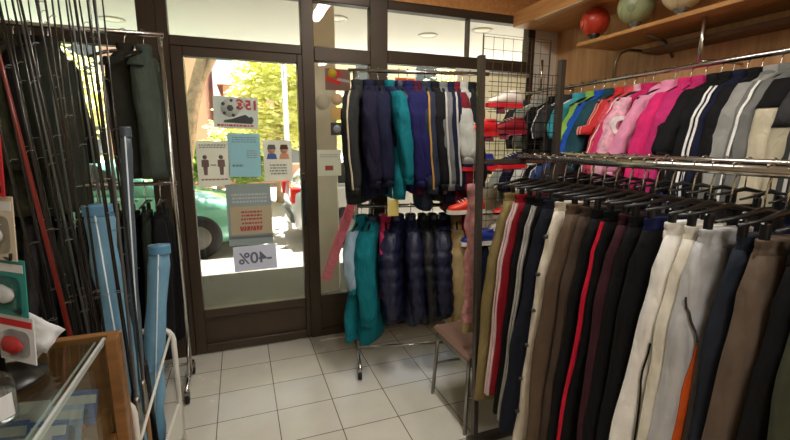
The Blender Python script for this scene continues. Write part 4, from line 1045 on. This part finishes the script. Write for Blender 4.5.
for i, (u0, u1, r, k) in enumerate(RODS):
    y = 1.62+.40*((i*7) % 11)/10
    p0, p1 = at(u0, 0, y), at(u1, 330, y)
    d_ = (p0-p1)/(p0.z-p1.z)
    base = p1+d_*(.078-p1.z); top = p1+d_*(random.uniform(2.25, 2.65)-p1.z)
    base.x = min(base.x, -.42)
    cnt[k] = cnt.get(k, 0)+1
    lab = 'red fishing rod leaning in the white rod stand' if k == 'r' else '%s fishing rod, %s of that colour from the left in the stand' % (names[k], ORD[cnt[k]-1])
    t = thing('fishing_rod', lab, 'fishing rod', base, group='fishing rods in the stand')
    v_ = top-base; L_ = v_.length
    t.rotation_mode = 'QUATERNION'; t.rotation_quaternion = v_.to_track_quat('Z', 'Y')
    bm = {'b': BLANK, 'r': BLANKR, 'g': BLANKG}[k]
    MB().lathe([(r*.9, .32), (r, .5), (r*.8, L_*.6), (r*.35, L_)], 8).build('blank', bm, t)
    MB().lathe([(.009, 0), (.013, .01), (.0125, .30), (.009, .34)], 10).build('grip', CORK if i % 3 == 0 else BLACKP, t)
    MB().lathe([(.0125, .34), (.014, .35), (.012, .46), (.009, .48)], 10).build('reel_seat', STEEL if i % 2 else BLACKP, t)
    for gk in range(5):
        zz = L_*(.38+.12*gk); rr = .011-.0016*gk
        MB().tube([(rr*math.cos(a), r+.004+rr+rr*math.sin(a), zz) for a in [2*PI*q/12 for q in range(12)]], .001, 5, closed=True).tube([(0, 0, zz-.012), (0, r+.004, zz)], .0012, 5).build('line_guide', STEEL, t)
    if i in (4, 9, 13, 17):
        b = MB().lathe([(.02, -.03), (.026, -.026), (.018, -.02), (.018, .015), (.026, .02), (.024, .028), (.012, .034)], 16, (0, -.055, .46), 'z')
        rl = b.build('reel', mat('reel_grey', rgb(120, 120, 124), .3, .8), t)
        MB().tube([(0, -.008, .42), (0, -.05, .42)], .006, 8).build('reel_foot', BLACKP, rl)
        MB().tube([(.03*math.cos(a), -.055+.035*math.sin(a), .50) for a in (0, .6, 1.2, 1.9, 2.5, 3.1)], .0025, 6).build('bail', CHROME, rl)

def rod_bag(label, pts, rad, fab=None):
    t = thing('rod_bag', label, 'bag', pts[-1], group='long rod bags in the stand')
    o = Vector(pts[-1]); P_ = [Vector(p)-o for p in pts]
    R = []; n = 18
    N = 14
    for i in range(N+1):
        f = i/N; q = f*(len(P_)-1); a = min(int(q), len(P_)-2); p = P_[a].lerp(P_[a+1], q-a)
        rr = rad*(1.0 if f > .04 else .85)*(1-.25*(1-f) if False else 1)*(1+.08*math.sin(i*1.7))
        R.append([p+Vector((rr*math.cos(2*PI*k/n)*(1+.07*math.sin(3*2*PI*k/n+i)), rr*.7*math.sin(2*PI*k/n)*(1+.09*math.sin(4*2*PI*k/n+i*.7)), 0)) for k in range(n)])
    bg = MB().rings(R).build('sleeve', fab or SKYB, t)
    p = P_[0]
    MB().rings([[p+Vector((rad*1.06*math.cos(2*PI*k/n), rad*.8*math.sin(2*PI*k/n), dz)) for k in range(n)] for dz in (.005, .0, -.03, -.035)]).build('top_flap', fab or mat('sky_blue_dark', rgb(96, 148, 184), .4), t)
    MB().tube([P_[0]+Vector((0, -rad*.75, -.03)), P_[N and -1]+Vector((0, -rad*.75, .03))], .003, 6).build('zip', mat('zip_white', rgb(214, 226, 234), .5), t)
a = at(97, 206, 1.78); b_ = at(138, 440, 1.78)
rod_bag('wide light blue rod bag nearest the wooden counter', [a, at(112, 300, 1.78), Vector((b_.x, 1.78, .078))], .046)
a = at(125, 128, 1.86)
rod_bag('narrow silver grey rod bag, tallest of the three', [a, at(133, 290, 1.86), Vector((-.455, 1.86, .078))], .019, mat('silver_bag', rgb(92, 106, 118), .3, .3))
a = at(159, 246, 2.02)
rod_bag('short light blue rod bag at the outer end of the stand', [a, at(154, 376, 2.02), Vector((-.45, 2.02, .078))], .042)

# small orange-topped tackle on the stand
tg = thing('float_tube', 'thin orange-capped float tube beside the wide blue bag', 'float', (-.47, 1.60, .078))
MB().lathe([(.008, 0), (.008, .55)], 10).build('tube', mat('clear_tube', rgb(200, 190, 170), .3), tg)
MB().lathe([(.010, .55), (.012, .56), (.012, .60), (.004, .615)], 10).build('cap', mat('cap_orange', rgb(240, 100, 30), .4), tg)

# ================================================================== COUNTER (glass topped showcase)
ct = thing('display_counter', 'wooden showcase counter with glass top in the lower left', 'counter', (0, 0, 0))
ZT = .95
MB().bb(-1.30, -.355, 1.335, 1.36, 0, ZT+.003, .003).build('end_panel', WOODD, ct)
MB().bb(-.385, -.355, 1.30, 1.335, 0, ZT, .002).build('corner_post', WOODD, ct)
MB().bb(-1.30, -.385, -.6, 1.30, 0, .66).build('base_cabinet', WOODD, ct)
q = MB().poly([(0, .66), (.36, .66), (.36, .735), (0, .735)], .018).move((0, 0, 0), Matrix.Rotation(math.radians(77.3), 3, 'Z')).move((-.482, .965, 0)); q.build('inner_board', WOODD, ct)
MB().bb(-1.30, -.385, -.6, 1.335, ZT-.008, ZT).build('glass_top', glass_mat('counter_glass', (.90, .95, .92, 1), .1), ct)
MB().bb(-.393, -.387, -.6, 1.30, .66, ZT-.009).build('glass_front', glass_mat('counter_glass', (.90, .95, .92, 1), .1), ct)
MB().bb(-.393, -.386, -.6, 1.32, ZT-.012, ZT+.001).build('edge_trim', mat('pale_trim', rgb(196, 202, 202), .3), ct)
MB().bb(-.414, -.411, -.6, 1.32, ZT-.014, ZT-.0085).build('runner', mat('pale_trim', rgb(196, 202, 202), .3), ct)
MB().bb(-1.3, -1.27, -.6, 1.335, .62, ZT-.009).build('back_board', WOODD, ct)

def blister(label, loc, R, w, h, card, blob, cat='package', group=None, hole=True):
    t = thing('blister_pack', label, cat, loc, group=group, R=R)
    MB().bb(-w/2, w/2, 0, .002, -h/2, h/2).build('card', card, t)
    bl = MB(); rr = []
    for s_, y in ((1, 0), (.96, -.012), (.8, -.018)):
        rr.append([Vector((w*.36*s_*math.copysign(abs(math.cos(2*PI*k/16))**.5, math.cos(2*PI*k/16)), y, -h*.1+h*.30*s_*math.copysign(abs(math.sin(2*PI*k/16))**.5, math.sin(2*PI*k/16)))) for k in range(16)])
    bl.rings(rr); bl.build('blister', PLASTIC_CLEAR, t)
    MB().rings([[Vector((x, -.009+.008*math.cos(2*PI*k/8)*q, -h*.1+.017*q*math.sin(2*PI*k/8))) for k in range(8)] for x, q in ((-w*.3, .2), (-w*.2, 1), (0, 1.2), (w*.2, .8), (w*.3, .1))]).build('lure', blob, t)
    MB().bb(-w*.46, w*.46, -.0012, -.0002, h*.28, h*.42).build('header', CW if group and 'showcase' in group else blob, t)
    return t
CB = mat('card_blue', rgb(74, 112, 186), .4); CW = mat('card_white', rgb(206, 210, 214), .5); CO = mat('lure_orange', rgb(240, 92, 30), .4); CT = mat('card_teal', rgb(36, 132, 128), .5); CR = mat('card_red', rgb(186, 32, 44), .5); CP = mat('card_pale_blue', rgb(160, 186, 220), .4)
SHP = [(-.455, 1.255, 'blue lure packet with orange lure, farthest in the showcase', CB, CO), (-.47, 1.19, 'pale blue lure packet second from the end panel', CP, CO), (-.485, 1.13, 'blue lure packet third from the end panel', CB, CW), (-.50, 1.07, 'pale lure packet fourth from the end panel', CW, CO),
       (-.56, 1.24, 'white lure packet in the back row at the end panel', CW, CB), (-.575, 1.16, 'blue lure packet in the middle of the back row', CB, CO), (-.595, 1.08, 'pale blue lure packet of the back row nearest the camera', CP, CO), (-.52, 1.00, 'blue lure packet nearest the camera in the showcase', CB, CO)]
for x, y, lab, c, o_ in SHP:
    blister(lab, (x, y, .745), (math.radians(-25), 0, math.radians(-10)), .085, .16, c, o_, group='lure packets in the showcase')

# sanitiser bottle on the glass
bt = thing('sanitiser_bottle', 'clear plastic bottle with white label on the glass counter', 'bottle', (-.478, .965, ZT+.001))
bt.scale = (.72, .72, .72)
MB().lathe([(.042, 0), (.047, .006), (.047, .10), (.042, .125), (.022, .142), (.018, .15)], 24).build('flask', glass_mat('bottle_plastic', (.90, .93, .94, 1), .25), bt)
MB().lathe([(.001, .006), (.044, .006), (.044, .085), (.001, .085)], 24).build('gel', mat('gel', rgb(214, 222, 226), .1, trans=.9), bt)
q = MB(); q.rings([[Vector((.0478*math.cos(a), .0478*math.sin(a), z)) for a in [-2.3+k*2.0/12 for k in range(13)]]+[Vector((.0483*math.cos(a), .0483*math.sin(a), z)) for a in [-.3-k*2.0/12 for k in range(13)]] for z in (.025, .09)], smooth=False)
q.build('bottle_label', mat('label_white', rgb(216, 220, 224), .5), bt)
MB().lathe([(.019, .15), (.02, .152), (.02, .175), (.016, .178)], 18).build('cap', WHITEP, bt)

# peg stand with hanging packs at the left edge
ps = thing('peg_stand', 'black wire peg stand of tackle packs on the glass counter', 'stand', (-.54, 1.14, ZT+.001))
MB().lathe([(.08, 0), (.08, .008), (.01, .012)], 24).build('foot_plate', BLACKP, ps)
MB().tube([(0, 0, .01), (0, 0, .62)], .007, 10).build('pole', BLACKP, ps)
for z in (.575, .45, .315, .20):
    MB().tube([(0, 0, z), (.02, -.02, z), (.10, -.12, z), (.103, -.123, z+.012)], .003, 6).build('peg', BLACKP, ps)
PK = [(.50, 'red and white tackle pack, topmost on the peg stand', CR, CW, .09, .12), (.375, 'beige and white tackle pack second on the peg stand', mat('card_beige', rgb(196, 186, 168), .5), CW, .10, .13), (.25, 'teal and white tackle pack third on the peg stand', CT, CW, .11, .12), (.135, 'white and red tackle pack lowest on the peg stand', CW, CR, .11, .10)]
for k, (z, lab, c, o_, w_, h_) in enumerate(PK):
    blister(lab, (-.54+.075, 1.14-.09, ZT+.001+z), (math.radians(-4), 0, math.radians(-38)), w_, h_, c, o_, group='tackle packs on the peg stand')
# crumpled white flyers
cr = thing('paper_flyers', 'crumpled white leaflets with dark print beside the bottle', 'leaflet', (-.515, 1.215, ZT+.055))
rg = random.Random(4)
for k in range(6):
    q = MB(); vs = []; n = 6
    ax = Matrix.Rotation(rg.uniform(-.9, .9), 3, 'Y') @ Matrix.Rotation(rg.uniform(.3, 1.3), 3, 'X')
    for i in range(n):
        for j in range(n):
            vs.append(ax @ Vector(((i/(n-1)-.5)*.09, (j/(n-1)-.5)*.06, .008*math.sin(i*1.9+k)*math.cos(j*1.4+k*2)))+Vector((rg.uniform(-.003, .003)+.012*(k-2.5), -.01*k+.02, .012*k-.02)))
    q.add(vs, [(i*n+j, i*n+j+1, (i+1)*n+j+1, (i+1)*n+j) for i in range(n-1) for j in range(n-1)], True)
    o_ = q.build('leaflet', CW, cr); sm_ = o_.modifiers.new('thick', 'SOLIDIFY'); sm_.thickness = .0008

# ================================================================== LIGHT
wd = bpy.data.worlds.new('sky'); sc.world = wd; wd.use_nodes = True
nt = wd.node_tree; bg = nt.nodes['Background']
sk = nt.nodes.new('ShaderNodeTexSky'); sk.sky_type = 'NISHITA'; sk.sun_disc = False
sk.sun_elevation = math.radians(68); sk.sun_rotation = math.radians(0); sk.air_density = 1.2; sk.dust_density = 2.5
nt.links.new(sk.outputs[0], bg.inputs[0]); bg.inputs[1].default_value = .13
sl = bpy.data.lights.new('sun', 'SUN'); sl.energy = 28; sl.angle = .01; sl.color = (1, .975, .93)
so = bpy.data.objects.new('sun', sl); COL.objects.link(so)
el, az = math.radians(69), math.radians(84)      # from the street side
dirv = Vector((math.cos(el)*math.cos(az), math.cos(el)*math.sin(az), math.sin(el)))
so.rotation_euler = dirv.to_track_quat('Z', 'Y').to_euler()

def fill_light(x, y, label, power):  # ceiling lamps added out of view to brighten the interior
    t = thing('ceiling_fill_light', label, 'lamp', (x, y, ZC), group='added ceiling fill lights')
    MB().bb(-.08, .08, -.6, .6, -.05, 0).build('housing', WHITEP, t)
    MB().tube([(0, -.57, -.065), (0, .57, -.065)], .016, 10).build('lamp_tube', mat('tube_glow', rgb(255, 244, 224), .4, emit=rgb(255, 240, 214), estr=4), t)
    a = bpy.data.lights.new('fill_light', 'AREA'); a.shape = 'RECTANGLE'; a.size = .12; a.size_y = 1.15; a.energy = power; a.color = (1, .94, .86)
    o = bpy.data.objects.new('fill_light', a); COL.objects.link(o); o.location = (x, y, ZC-.09)
fill_light(.9, 1.6, 'added ceiling fill light over the trouser rack', 13)
fill_light(.2, -1.0, 'added unseen ceiling fill light behind the camera', 14)
fill_light(1.5, -1.2, 'added unseen ceiling fill light toward the back right', 14)

vs_ = sc.view_settings
vs_.view_transform = 'Standard'; vs_.look = 'None'; vs_.exposure = 1.05; vs_.gamma = 1; vs_.use_curve_mapping = False
sc.cycles.max_bounces = 10; sc.cycles.diffuse_bounces = 5; sc.cycles.transparent_max_bounces = 24
